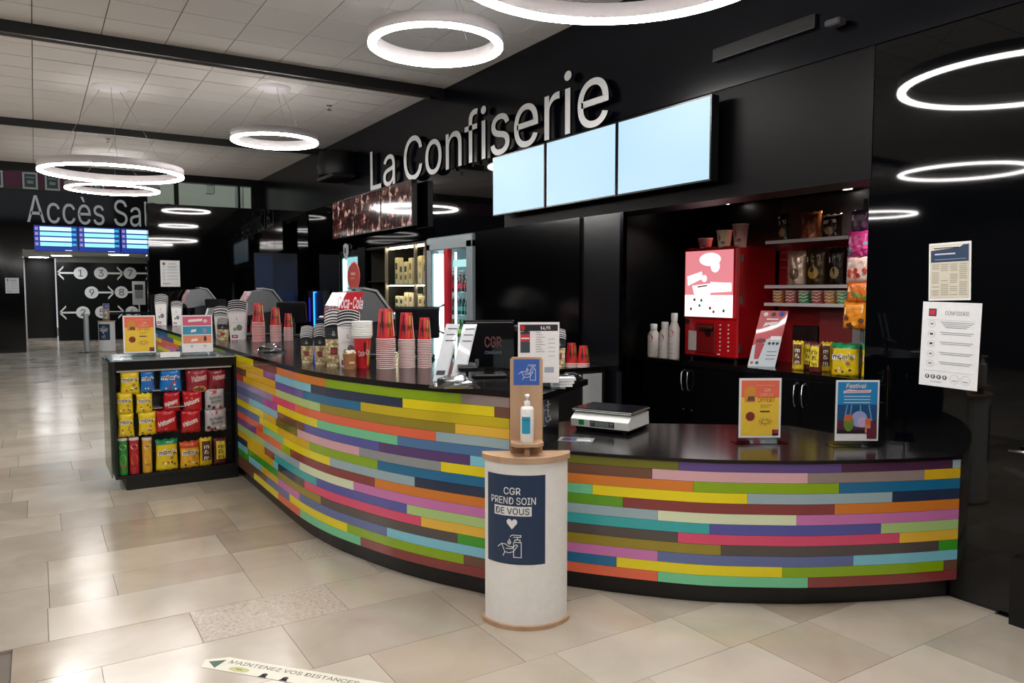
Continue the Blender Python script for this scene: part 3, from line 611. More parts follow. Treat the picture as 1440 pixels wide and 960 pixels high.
for x0,x1,z in ((-.20,-.14,.80),(-.20,-.13,.655),(-.09,.05,.655)): MB().box(x0,x1,-.0,.15,z-.006,z,M('#cfd0d2',.3,.8)).obj('hook_rail',cu)
# ---- bags
def pouch(w,h,d,mat,top=None,topz=.85,nx=10,nz=12,seed=0,foot=False,crimp=.035):
    rnd=random.Random(seed); ph=[rnd.uniform(0,6) for _ in range(6)]
    def fy(x,z,full=True):
        u=2*x/w; v=2*z/h-1
        a=max(0,1-abs(u)**2.6); b=max(0,1-abs(v)**(6 if not foot else 6))
        if foot and v<0: b=1-max(0,(-v-.9))*3
        t=d/2*(a**.5)*(b**.6)
        t*=1+.10*math.sin(9*u+ph[0]+4*v)+.08*math.sin(13*v+ph[1])*math.sin(5*u+ph[2])
        return t
    V=[];F=[];F2=[]
    for s in (-1,1):
        for j in range(nz+1):
            for i in range(nx+1):
                v=j/nz; wx=w*(1-.05*math.sin(PI*v)+.02*math.sin(5*v+ph[3])); x=-wx/2+wx*i/nx; z=h*v
                zz=z+ (.006*math.sin(i*1.9+ph[4]) if j in(0,nz) else 0)
                V.append((x,s*max(.0008,fy(x/wx*w,z)),zz))
    N=(nx+1)*(nz+1)
    for s in (0,1):
        for j in range(nz):
            for i in range(nx):
                a=s*N+j*(nx+1)+i; q=(a,a+1,a+nx+2,a+nx+1); q=q if s==0 else q[::-1]
                (F2 if top and (j+.5)/nz>topz else F).append(q)
    edge=[j*(nx+1) for j in range(nz+1)]
    for j in range(nz):
        a=j*(nx+1);b=a+nx+1; F.append((a,b,b+N,a+N)); a+=nx;b+=nx; F.append((b,a,a+N,b+N))
    for i in range(nx):
        F.append((i+1,i,i+N,i+1+N)); a=nz*(nx+1)+i; (F2 if top else F).append((a,a+1,a+1+N,a+N))
    m=MB(); m.add(V,F,mat,True)
    if top: m.add(V,F2,top,True)
    warp=lambda x,y,z:(x,-max(.001,fy(x,z))-.003+y,z)
    return m,warp
def foil(h,metal=0,**k): return M(h,.28,metal,var=.14,scale=22,coat=.25,bump=.35,**k)
FY=foil('#dfc21c'); FB=foil('#1370bd'); FR=foil('#b3131f'); FC=foil('#8e2430'); FS=foil('#b9b7bb'); FG=foil('#157a48'); FO=foil('#c04a1c'); FOG=foil('#e2ae22'); KRM=foil('#b98a3a')
BRN=M('#4a2a22',.4); CRM=M('#f0e6dc',.4); WH=M('#f6f3f2',.4); RD=M('#c21f2c',.4); GRN=M('#2f8a3c',.4); PINKY=M('#e6c8cf',.4)
def bag(name,lab,loc,w,h,style,rz=0,group='sweet bags hanging on the candy shelf',d=None,seed=0,foot=False,lean=0):
    d=d or w*.34
    body={'yel':(FY,None),'blu':(FB,None),'cho':(FC,None),'dre':(foil('#7f1c28'),None),'red':(FR,None),'sil':(FS,None),'grn':(FY,FG),'ora':(FOG,FO),'yt':(foil('#d8b41e'),None),'bt':(foil('#5c2620'),None),
      'pur':(foil('#4a2b45'),None),'pink':(foil('#c0307c'),None),'whi':(foil('#d9b8b0'),None),'org':(foil('#d9702a'),None),'or2':(foil('#e08a1e'),None),'blk':(foil('#2a231c',.7),None),'cop':(foil('#8a4a28',.7),None),'slv':(foil('#e0c4ac',.7),None),'gld':(foil('#4a3a26',.7),None)}[style]
    t=thing(name,lab,'sweet bag',loc,rz,group,rx=lean)
    m,wp=pouch(w,h,d,body[0],body[1],.80 if style=='grn' else .78,seed=seed,foot=foot); m.obj('pouch',t)
    q=MB()
    if style in('yel','blu','grn','ora','yt','bt'):
        zz=h*(.56 if style not in('grn','ora') else .52)
        if style in('yt','bt'):
            q.grect(-w*.34,w*.34,h*.2,h*.88,0,M('#e6cf3a',.35) if style=='bt' else M('#5a3a1c',.35),wp)
            for k in range(3): q.text("m&m"[k],0,h*(.62-.2*k),h*.14,-.001,WH if style=='yt' else BRN,bold=.04,warp=wp,w=w*.4)
        else:
            q.text("m&m's",0,zz-h*.015,h*.17,.0008,WH,w=w*.84,bold=.14,shear=.1,warp=wp)
            q.text("m&m's",0,zz,h*.14,-.0006,M('#3b1f24',.35) if style!='blu' else M('#5a2030',.35),w=w*.74,bold=.03,shear=.1,warp=wp)
            for i in range(5): q.disc(w*random.uniform(-.3,.35),h*random.uniform(.12,.32),w*.05,0,[BRN,BRN,M('#c99a3a',.4),WH,RD][i if style!='blu' else (3,3,4,3,4)[i]],10,warp=wp)
            q.disc(w*.18,h*.40,w*.08,0,RD if style=='blu' else M('#a8765a',.4),12,warp=wp)
    elif style=='red':
        q.poly([(-w*.36,h*.3),(w*.3,h*.5),(w*.42,h*.68),(-w*.22,h*.52)],0,M('#d8463e',.4),wp).text('Maltesers',-.0,h*.38,h*.2,-.0008,WH,w=w*.78,bold=.04,shear=.35,warp=wp,rot=.35)
        for i in range(3): q.disc(w*random.uniform(-.3,.3),h*random.uniform(.12,.8),w*.05,-.0004,M('#d8765a',.4),10,warp=wp)
    elif style=='sil':
        q.poly([(-w*.3,h*.92),(w*.1,h*.92),(w*.05,h*.78),(-w*.2,h*.76)],0,RD,wp).text('Schoko',.02*w,h*.52,h*.14,0,M('#4a4a58',.4),w=w*.6,bold=.03,rot=.15,warp=wp).text('Bons',.05*w,h*.34,h*.14,0,M('#4a4a58',.4),w=w*.5,bold=.03,rot=.15,warp=wp)
        for i in range(5): q.disc(w*random.uniform(-.35,.35),h*random.uniform(.1,.25),w*.08,-.0002,[BRN,CRM,RD][i%3],10,warp=wp)
    elif style in('cho','dre'):
        q.text('Maltesers',0.02,h*.5,h*.24,0,M('#e8c8c4',.4),w=w*.68,bold=.04,shear=.3,rot=.15,warp=wp)
        if style=='cho':
            q.disc(.1*w,h*.16,w*.3,-.0004,M('#c08a58',.5),16,rz=h*.14,warp=wp)
            for i in range(4): q.disc(w*(-.1+.12*i),h*.18,w*.06,-.0012,M('#7a4a2a',.5),10,warp=wp)
    elif style in('pur','pink','whi','org','or2'):
        c={'pur':'#c9a8c0','pink':'#e58ac0','whi':'#f2ded8','org':'#f0c890','or2':'#f6e2b8'}[style]
        q.poly([(-w*.4,h*.5),(w*.35,h*.6),(w*.4,h*.85),(-w*.35,h*.78)],0,M(c,.35),wp)
        for i in range(7): q.disc(w*random.uniform(-.38,.38),h*random.uniform(.1,.5),w*.1,-.0004*i,M(random.choice({'pur':['#7a3a6a','#2f2438'],'pink':['#7a8a98','#e04a90'],'whi':['#c8482e','#b83220'],'org':['#6a8a3a','#e0701c','#c89a3a'],'or2':['#f0a030','#5a3a2a','#c05a10']}[style]),.35),10,warp=wp)
    else:
        q.disc(0,h*.35,w*.24,0,M({'blk':'#a8875a','cop':'#8a4a24','slv':'#6a5030','gld':'#b8903a'}[style],.35),14,rz=h*.16,warp=wp).poly([(-w*.3,h*.62),(w*.3,h*.66),(w*.3,h*.8),(-w*.3,h*.76)],0,M('#c9b9a8',.35),wp)
    q.obj('print',t); return t
LST=[('yel',0.624,0.774,0.968,0.148,'yellow sweet bag hanging at the start of the top row'),('blu',0.753,0.782,0.966,0.109,'narrow blue sweet bag hanging against the yellow one'),('blu',0.925,0.776,0.968,0.171,'wide blue sweet bag hanging alone in the top row'),('cho',1.129,0.755,0.957,0.183,'dark red bag with biscuit picture hanging in the top row'),('dre',1.285,0.774,0.943,0.159,'dark red bag hanging at the end of the top row, above the silver bags'),
('yel',0.582,0.618,0.794,0.122,'yellow sweet bag hanging second down in the outer column'),('yel',0.725,0.617,0.778,0.125,'yellow sweet bag hanging under the narrow blue bag'),('red',0.929,0.611,0.775,0.134,'red sweet bag hanging under the wide blue bag'),('red',1.087,0.598,0.776,0.160,'red sweet bag hanging under the biscuit picture bag'),('sil',1.266,0.601,0.781,0.165,'upper silver and red sweet bag'),
('yel',0.586,0.434,0.628,0.121,'yellow sweet bag lowest in the outer column above the crisp tubes'),('yel',0.741,0.436,0.627,0.135,'yellow sweet bag hanging above the yellow crisp tube'),('red',0.884,0.445,0.632,0.171,'wide red sweet bag in the lowest hanging row above the green topped bag'),('red',1.071,0.420,0.616,0.160,'red sweet bag in the lowest hanging row beside the silver bag'),('sil',1.270,0.418,0.606,0.182,'lower silver and red sweet bag'),
('grn',0.883,0.127,0.385,0.176,'yellow pouch with green top standing on the lowest shelf'),('ora',1.061,0.127,0.349,0.165,'yellow pouch with orange red top standing on the lowest shelf'),('yt',1.187,0.127,0.366,0.107,'yellow tall pouch with dark panel standing on the lowest shelf'),('bt',1.304,0.127,0.354,0.114,'dark brown tall pouch with yellow panel at the end of the lowest shelf')]
for i,(s,x,z0,z1,w,l) in enumerate(LST):
    st=s in('grn','ora','yt','bt')
    bag('sweet_pouch' if st else 'sweet_bag',l,(x,UY+ (.055 if st else (.045 if i<5 else .04)),z0),w*.97,(z1-z0),s,rz=random.uniform(-.12,.12),seed=i,group='standing sweet pouches on the candy shelf' if st else 'sweet bags hanging on the candy shelf',foot=st,d=w*.42)
for x,z1,c,l in ((.557,.425,'#2f8a3a','green crisp tube'),(.639,.422,'#b0202a','red crisp tube'),(.735,.412,'#d2a02a','yellow crisp tube')):
    t=thing('crisp_tube',l+' standing on the lowest candy shelf','crisp tube',(x,UY+.06,.127),0,'crisp tubes on the candy shelf'); h=z1-.127
    MB().lathe([(.036,0),(.0365,.004),(.0365,h-.02)],M(c,.3,coat=.3),22).obj('tube',t); MB().lathe([(.038,h-.02),(.038,h-.004),(.036,h)],M('#cfc3c0',.4),22).obj('lid',t)
    wp=lambda px,y,z:((.0368-y)*math.sin(px/.0368),-(.0368-y)*math.cos(px/.0368),z)
    q=MB().disc(0,h*.76,.027,-.0004,M('#e9dfd8',.4),16,rz=.022,warp=wp).text('Pringles',0,h*.745,.012,-.0012,M('#7a1c22',.4),w=.046,bold=.03,warp=wp)
    q.disc(.0,h*.4,.026,-.0004,M({'#2f8a3a':'#8fbf6a','#b0202a':'#d86a4a','#d2a02a':'#e8b84a'}[c],.4),16,rz=.05,warp=wp).rect(-.02,.02,h*.2,h*.26,-.0006,M({'#2f8a3a':'#b8472e','#b0202a':'#8a1820','#d2a02a':'#b07a22'}[c],.4),wp,6); q.obj('print',t)
# ---------------------------------------------------------------- table top signs in clear holders
def holder(x,y,z,w,h,rz,lab,draw):
    t=thing('sign_holder',lab,'sign',(x,y,z),rz)
    MB().box(-w/2-.004,w/2+.004,-.002,.004,.002,h+.03,ACRYL).box(-w/2-.03,w/2+.03,-.05,.05,0,.003,ACRYL).obj('clear_holder',t)
    MB().box(-w/2,w/2,-.0035,-.0022,.028,h+.028,M('#eeecee',.45,coat=.2)).obj('sheet',t)
    q=MB(); draw(q,w,h,.028); q.obj('print',t); return t
OR_=M('#ee7258',.4); YE=M('#f2ca44',.4)
def d_offer(q,w,h,z):
    y=-.0045; m=.012
    q.rect(-w/2+m,w/2-m,z+m,z+h-m,y,YE).rect(-w/2+m,w/2-m,z+h*.68,z+h-m,y-.0004,OR_)
    q.text('UN',.04,z+h*.775,.018,y-.001,M('#f2c2a8',.4),w=.032,bold=.03).text('CADEAU',.035,z+h*.70,.017,y-.001,M('#f0b48a',.4),w=.075,bold=.03).text('OFFERT',.035,z+h*.60,.026,y-.001,M('#c4602c',.4),w=.10,bold=.03)
    q.rect(-.02,.08,z+h*.875,z+h*.885,y-.001,M('#eda890',.4))
    q.poly([(-.088,z+h*.60),(-.03,z+h*.60),(-.026,z+h*.82),(-.045,z+h*.87),(-.075,z+h*.86),(-.09,z+h*.8)],y-.001,M('#d9953c',.4)).poly([(-.075,z+h*.62),(-.03,z+h*.62),(-.034,z+h*.70),(-.068,z+h*.70)],y-.0015,M('#7a4a4a',.4))
    for j in range(3): q.rect(.0,.07-.01*j,z+h*(.55-.022*j),z+h*(.556-.022*j),y-.001,M('#b09232',.4))
    q.rect(.0,.055,z+h*.43,z+h*.455,y-.001,M('#5a3a34',.4))
    q.disc(-.055,z+h*.36,.026,y-.001,M('#8a3430',.4),18)   # plain round sweet in place of the figure
    for j in range(7): a=j*.9; q.line([(.03+.04*math.cos(a),z+h*.27+.022*math.sin(a)),(.03+.04*math.cos(a+2.3),z+h*.27+.022*math.sin(a+2.3))],.003,y-.001,M('#b8983a',.4))
    q.rect(w/2-.048,w/2-m,z+m,z+.045,y-.001,M('#2a1c22',.4)).rect(w/2-.042,w/2-m-.002,z+.024,z+.043,y-.0015,M('#b03040',.4))
def d_blue(q,w,h,z):
    y=-.0045; m=.010
    q.rect(-w/2+m,w/2-m,z+.04,z+h-m,y,M('#2488c6',.4)).rect(-w/2+m,w/2-m,z+.04,z+h*.34,y-.0003,M('#5a2a3c',.4)).rect(-w/2+m,w/2-m,z+h*.3,z+h*.6,y-.0002,M('#1c5080',.4))
    q.rect(-w/2+m,w/2-m,z+.04,z+.062,y-.0005,M('#2b1c22',.4))
    q.text('Festival',-.01,z+h*.87,.024,y-.001,M('#f0dcc8',.4),w=.11,bold=.04,shear=.2).poly([(-.08,z+h*.785),(.07,z+h*.795),(.075,z+h*.845),(.0,z+h*.835),(-.05,z+h*.85),(-.078,z+h*.82)],y-.001,M('#e6c6d2',.4)).line([(-.06,z+h*.81),(.06,z+h*.82)],.003,y-.0015,M('#b090b8',.4))
    for j in range(3): q.rect(-.075,.07,z+h*(.725-.05*j),z+h*(.74-.05*j),y-.001,M('#b8dcf0',.4))
    q.disc(.012,z+h*.36,.045,y-.0008,M('#9aa8d8',.4),16).disc(.03,z+h*.31,.03,y-.001,M('#c3aed6',.4),14)
    for a in (-.07,-.04,.02,.08): q.line([(a,z+h*.34),(a*.8,z+h*.58)],.007,y-.0007,M('#6a9ac8',.4))
    q.disc(-.045,z+h*.29,.028,y-.0012,M('#6a8a3a',.4),18,rz=.045).disc(-.048,z+h*.38,.024,y-.0014,M('#cf6a3c',.4),16,rz=.02)
    q.rect(.045,.075,z+.045,z+h*.37,y-.0012,M('#e08a6a',.4)).rect(.047,.073,z+h*.27,z+h*.36,y-.0014,M('#dd6a30',.4))
    q.rect(.055,w/2-m,z+.012,z+.07,y-.0016,M('#6a2838',.4))
def d_menu(q,w,h,z):
    y=-.0045; m=.010; X0,X1=-w/2+m,w/2-m
    for a,b,c in ((.72,.965,'#d2607a'),(.48,.70,'#3a96b4'),(.24,.46,'#e59272')): q.rect(X0,X1,z+h*a,z+h*b,y,M(c,.4))
    for zz,ww,l in ((.84,.11,'-.03'),(.56,.06,''),(.31,.07,'')): q.poly([(-.07 if ww>.1 else -.05,z+h*zz-.008),(-.07+ww,z+h*zz-.002),(-.066+ww,z+h*zz+.02),(-.066 if ww>.1 else -.046,z+h*zz+.014)],y-.001,M('#f2e6e2',.4))
    q.disc(.065,z+h*.84,.018,y-.001,M('#e8c0c8',.4),12,rz=.015).disc(.06,z+h*.58,.016,y-.001,M('#9a8ab8',.4),12,rz=.024).disc(.062,z+h*.36,.012,y-.001,M('#5a3438',.4),12,rz=.024)
    for x in (-.045,.06): q.rect(x-.012,x+.012,z+h*.17,z+h*.185,y-.001,M('#8a7a8a',.4)).rect(x-.008,x+.008,z+h*.135,z+h*.15,y-.001,M('#8a7a8a',.4))
holder(3.423,2.85,.755,.238,.335,R(-30),'yellow and orange offer sign standing on the low counter',d_offer)
holder(3.80,2.505,.755,.238,.335,R(-32),'blue festival sign standing on the low counter nearest the black wall',d_blue)
holder(.736,7.09,1.058,.245,.315,R(-6),'yellow and orange offer sign on the candy shelf unit',d_offer)
holder(1.165,6.93,1.058,.245,.315,R(-6),'pink, blue and orange menu sign on the candy shelf unit',d_menu)
t=thing('price_card','small clear card holder between the two signs on the candy shelf unit','price card',(.93,6.80,1.058)); MB().box(-.08,.08,0,.004,0,.05,ACRYL).box(-.08,.08,0,.04,0,.003,ACRYL).obj('clear_holder',t); MB().box(-.075,.075,-.002,-.0005,.004,.047,WHITE).obj('card',t)
def d_price(q,w,h,z):
    y=-.0045
    q.rect(-w/2+.01,w/2-.008,z+h-.045,z+h-.012,y,M('#23222a',.4)).rect(-w/2+.013,-w/2+.035,z+h-.04,z+h-.017,y-.001,RD).text('14,95',.035,z+h-.037,.016,y-.001,WH,w=.05,bold=.04)
    q.rect(-w/2+.012,-w/2+.062,z+h*.50,z+h*.85,y,M('#3a4a52',.4)).rect(-w/2+.012,-w/2+.062,z+h*.68,z+h*.80,y-.0006,M('#c8363f',.4)).rect(-w/2+.016,-w/2+.058,z+h*.725,z+h*.745,y-.001,WH).poly([(-w/2+.03,z+h*.82),(-w/2+.055,z+h*.84),(-w/2+.055,z+h*.86),(-w/2+.03,z+h*.86)],y-.001,M('#23333a',.4))
    for j in range(9): q.rect(-.015,.012+.01*(j%3),z+h*(.83-.04*j),z+h*(.837-.04*j),y,M('#5a5f66',.4))
    for j in range(5): q.rect(.05,.085,z+h*(.72-.07*j),z+h*(.727-.07*j),y,M('#8a9096',.4))
    q.rect(.03,.08,z+h*.17,z+h*.26,y,M('#a4adc0',.4))
holder(2.205,3.262,1.10,.215,.315,R(-28),'white price list with a black heading behind the sanitizer stand',d_price)
# ---------------------------------------------------------------- scale, leaflets, mouse, papers
t=thing('shop_scale','white shop scale with a black weighing plate on the low counter','scale',(2.985,3.63,.755),R(-64)); t.scale=(1,1,1.2)
b=MB(); b.prism([(-.15,.022),(-.155,.06),(-.10,.088),(.16,.088),(.17,.022)],-.19,.19,M('#e7e8e6',.35,coat=.2),'x'); b.box(-.17,.17,-.13,.15,.008,.022,BLK2); b.obj('housing',t)
for sx_ in (-.15,.15):
    for sy_ in (-.12,.13): MB().lathe([(.014,0),(.014,.01)],BLK2,10,c=(sx_,sy_)).obj('foot',t)
MB().box(-.20,.20,-.125,.165,.096,.108,CHROME,ch=.004).box(-.188,.188,-.115,.155,.1085,.112,M('#15161f',.2,coat=.3)).obj('weighing_plate',t)
fw_=lambda x,y,z:(x,-.1507+y-(z-.022)*.13,z)
MB().rect(-.06,.10,.028,.058,-.001,M('#2a2c30',.4),fw_).rect(-.03,.065,.031,.056,-.0016,M('#7d857c',.3),fw_).rect(-.055,-.036,.045,.053,-.002,M('#9aa0a6'),fw_).rect(-.055,-.036,.033,.041,-.002,M('#6a7078'),fw_).rect(.072,.09,.045,.053,-.002,M('#9aa0a6'),fw_).rect(.072,.09,.033,.041,-.002,M('#6a7078'),fw_).obj('display',t)
MB().rect(-.135,-.10,.032,.058,-.0015,M('#18a84a'),fw_).obj('green_sticker',t)
t=thing('leaflet','flat blue and white leaflet in plastic on the low counter','leaflet',(2.60,3.46,.7555),R(-45)); MB().box(-.10,.10,-.06,.06,0,.001,M('#c9d0dc',.1,coat=.8)).box(-.08,.0,-.04,.045,.001,.0015,M('#38488a',.2)).box(.01,.085,-.035,.0,.001,.0015,WHITE).obj('sheet',t)
t=thing('computer_mouse','black rounded card reader lying at the corner of the tall counter','card reader',(2.56,3.46,1.10),R(-20)); MB().lathe([(.055,0),(.06,.012),(.05,.03),(.03,.042),(0,.046)],M('#0d0d10',.2,coat=.4),22,sx=1.15).obj('body',t); MB().box(-.05,-.02,-.045,-.02,.02,.034,M('#3a3a40',.3)).obj('button',t)
t.name='card_reader'
for k in range(3):
    t=thing('folded_paper',['white folded paper, lowest of the small stack behind the price list','white folded paper in the middle of the small stack behind the price list','white folded paper on top of the small stack behind the price list'][k],'paper',(2.36+.006*k,3.27-.004*k,1.10+.016*k),R(-26+5*k),'folded papers on the tall counter')
    MB().box(-.05,.05,-.04,.04,0,.006,WHITE).box(-.05,.05,-.038,.04,.008,.014,M('#e2e4ea',.5)).obj('sheet',t); MB().box(-.055,-.048,-.04,.04,0,.014,M('#cfd3da',.5)).obj('fold',t)
# ---------------------------------------------------------------- till, terminals, menu boards
t=thing('till_screen','black glossy till display seen behind the price list','till',(2.25,3.84,1.10),R(-24))
MB().box(-.10,.10,-.05,.12,0,.02,BLK2,ch=.006).box(-.03,.03,.03,.06,.02,.14,BLK2).obj('stand',t)
T=Matrix.Translation((0,.0,.05))@Matrix.Rotation(R(-8),4,'X')
MB().box(-.15,.15,-.015,.02,0,.285,M('#08080a',.10,coat=.5),T=T,ch=.006).obj('display_case',t)
q=MB().box(-.14,.14,-.018,-.0155,.268,.272,CHROME,T=T); q.obj('edge_light',t)
fx=lambda x,y,z: tuple(T@Vector((x,y-.0165,z)))
q=MB().rect(-.135,.135,.02,.262,0,M('#07080c',.08,coat=.6),fx).text('CGR',.02,.125,.06,-.001,M('#8e2a36',.3,emit=.12),w=.10,bold=.05,warp=fx).text('CINÉMAS',.02,.085,.016,-.001,M('#6f7f9c',.3,emit=.2),w=.10,bold=.03,warp=fx); q.obj('screen',t)
MB().box(-.12,.24,.05,.14,.26,.30,M('#1c1c20',.3),ch=.008).obj('till_body',t)
def terminal(x,y,rz,lab,wrapped=True):
    t=thing('payment_terminal',lab,'payment terminal',(x,y,1.10),rz)
    MB().prism([(-.09,.0),(-.09,.02),(-.02,.028),(.03,.045),(.09,.05),(.09,0)],-.038,.038,M('#26282c',.35),'x').obj('body',t)
    T=Matrix.Translation((0,.055,.049))@Matrix.Rotation(R(8),4,'X'); MB().box(-.028,.028,-.025,.025,0,.002,M('#5a6a66',.2),T=T).obj('screen',t)
    k=MB()
    for i in range(3):
        for j in range(4): k.box(-.024+.018*i,-.012+.018*i,-.082+.016*j,-.072+.016*j,.021+.002*j,.027+.002*j,M('#a9adb2',.4))
    k.obj('keypad',t)
    if wrapped:
        r=random.Random(3); V=[];F=[];n=14;m=8
        for j in range(m):
            for i in range(n):
                a=2*PI*i/n; f=1-(j/(m-1))**2.2; V.append((.062*math.cos(a)*(.25+.8*f)*r.uniform(.72,1.2),.118*math.sin(a)*(.25+.8*f)*r.uniform(.75,1.15),.001+.072*(j/(m-1))*r.uniform(.92,1.1)))
        for j in range(m-1):
            for i in range(n): a=j*n+i;b=j*n+(i+1)%n; F.append((a,b,b+n,a+n))
        F.append(tuple((m-1)*n+i for i in range(n)))
        MB().add(V,F,PLASTIC).obj('plastic_wrap',t)
    return t
terminal(1.84,3.50,R(60),'payment terminal wrapped in crinkled plastic before the white menu boards')
terminal(1.64,6.40,R(75),'payment terminal wrapped in plastic on the tall counter near the candy shelf')
t=thing('terminal_arm','dark payment terminal raised on a small arm beside the till','payment terminal',(2.03,3.72,1.10),R(-20))
MB().lathe([(.04,0),(.04,.008),(.012,.014),(.012,.07)],BLK2,14).obj('arm',t); MB().box(-.055,.055,-.05,.04,.07,.10,M('#1a1b1e',.25),T=Matrix.Rotation(R(12),4,'X'),ch=.006).obj('body',t); MB().box(-.05,.04,-.056,-.05,.093,.097,CHROME).lathe([(.012,.085),(.012,.125)],STEEL,10,c=(.06,.0)).obj('bar',t)
for k,(x,y) in enumerate(((1.903,3.804),(1.965,3.715))):
    t=thing('menu_board',('slanted white slotted menu board nearer the stacked cups','slanted white slotted menu board nearer the till')[k],'menu board',(x,y,1.10),R(-33),'slanted menu boards',rx=R(-12))
    T=Matrix.Shear('XZ',4,(.22,0)) if False else Matrix(((1,0,.22,0),(0,1,0,0),(0,0,1,0),(0,0,0,1)))
    MB().box(-.038,.038,-.006,.004,0,.325,M('#dfe4ea',.35,coat=.3),T=T).obj('board',t); MB().box(-.038,.038,.0,.06,0,.006,M('#dfe4ea',.35)).obj('foot',t)
    q=MB()
    for j in range(3): q.box(-.022,.03,-.008,-.006,.228+.034*j,.232+.034*j,M('#2b3038'),T=T)
    if k==0: q.box(-.028,.02,-.008,-.006,.035,.06,M('#3a4352'),T=T)
    q.box(.032,.035,-.007,-.006,.02,.31,M('#b9c0ca'),T=T); q.obj('print',t)
# ---------------------------------------------------------------- cups
CR=M('#c8202b',.35,coat=.2); CW=M('#ecdfdc',.4); BOT=M('#2a0f10',.4); YG=M('#a9b03a',.4)
def cup(h,r,name='drink_cup',label='',loc=(0,0,0),rz=0,inv=True,group=None):
    t=thing(name,label,'cup',loc,rz,group)
    rb=r*.66
    def zz(z): return h-z if inv else z
    pr=[(rb,0),(rb+.001,.004),(r-.004,h-.006)] 
    P=[(a,zz(z)) for a,z in pr]; P=P if not inv else P[::-1]
    MB().lathe(P,CR,24).obj('body',t)
    Q=[(r-.003,zz(h-.006)),(r+.001,zz(h-.004)),(r+.001,zz(h)),(r-.004,zz(h))]; Q=Q if not inv else Q[::-1]
    MB().lathe(Q,CW,24,cap=False).obj('rim',t)
    def wp(a,y,z):
        rr=rb+(r-.004-rb)*(z/h)+.0008-y
        an=a/(r*.85); return (rr*math.sin(an),-rr*math.cos(an),zz(z))
    q=MB(); B=[(-.5,.06),(.5,.06),(.5,.42),(.3,.5),(.24,.62),(.5,.7),(.5,.78)] 
    s=r*.44; hh=h*.92; x0=-r*.38 if inv else 0
    L=[(-.4,.1),(-.42,.4),(-.26,.55),(-.2,.72),(-.22,.9),(.22,.9),(.2,.72),(.26,.55),(.42,.4),(.4,.1)]
    q.poly([(x0+a*s,b*hh) for a,b in (L if not inv else [(a,1-b) for a,b in L])],-.0002,BOT,wp)
    x2=r*.48; q.poly([(x2+a*s*1.25,b*hh) for a,b in ([(-.45,.98),(.45,.98),(.25,.5),(.3,.1),(-.25,.1),(-.2,.5)])],-.0002,YG,wp)
    q.rect(r*.95,r*1.2,h*.12,h*.9,-.0002,CW,wp,3)
    q.text('Coca-Cola',.004,h*.42,h*.17,-.0012,M('#f0dcd8',.4) if not inv else M('#3a1214',.4),w=r*1.5,bold=.02,shear=.35 if not inv else -.35,warp=wp,rot=.15) if not inv else q.text('Coca-Cola',.004,h*.42,h*.14,-.0012,M('#4a1216',.4),w=-r*1.4,bold=.02,shear=.3,warp=lambda a,y,z:wp(a,y,h*.98-z))
    q.obj('print',t); return t
def cupstack(x,y,n,h,r,pitch,lab,grp,z=1.10,rz=R(-25)):
    t0=cup(h,r,'drink_cup',lab[1],(x,y,z+pitch*(n-1)),rz,True,grp)
    for k in range(n-1): dup(t0,(x+random.uniform(-.0015,.0015),y,z+pitch*k),rz,lab[0],grp)
def cl2(s): return ('red paper cup nested in the '+s,'topmost upside down cup of the '+s)
cupstack(1.946,4.671,16,.200,.0640,.0126,cl2('tallest stack of cups by the white topped cup'),'cups of the tallest near stack')
cupstack(2.081,4.642,19,.180,.0560,.0101,cl2('middle stack of the three near ones'),'cups of the middle near stack')
cupstack(2.185,4.584,17,.150,.0475,.0112,cl2('smallest near stack beside the menu boards'),'cups of the smallest near stack')
cupstack(1.925,7.951,13,.200,.0640,.0155,cl2('large distant stack behind the wrapped terminal'),'cups of the large distant stack')
cupstack(2.073,7.858,13,.180,.0560,.0130,cl2('middle distant stack behind the wrapped terminal'),'cups of the middle distant stack')
cupstack(2.216,7.904,12,.150,.0475,.0115,cl2('small distant stack behind the wrapped terminal'),'cups of the small distant stack')
cup(.205,.062,'drink_cup','upright red cup carrying a tall nest of white lids',(1.815,4.753,1.10),R(-5),False)
for k in range(9):
    z=1.10+.19+.011*k
    t=thing('white_cup',('white paper cup nested in the pile standing in the upright red cup','topmost white paper cup standing in the upright red cup')[k==8],'cup',(1.815,4.753,z),0,'white cups in the upright red cup')
    MB().lathe([(.055,0),(.066,.022),(.069,.026),(.067,.030),(.05,.030 if k<8 else .026)],M('#eceeeb',.5),22,cap=True).obj('cup_wall',t)
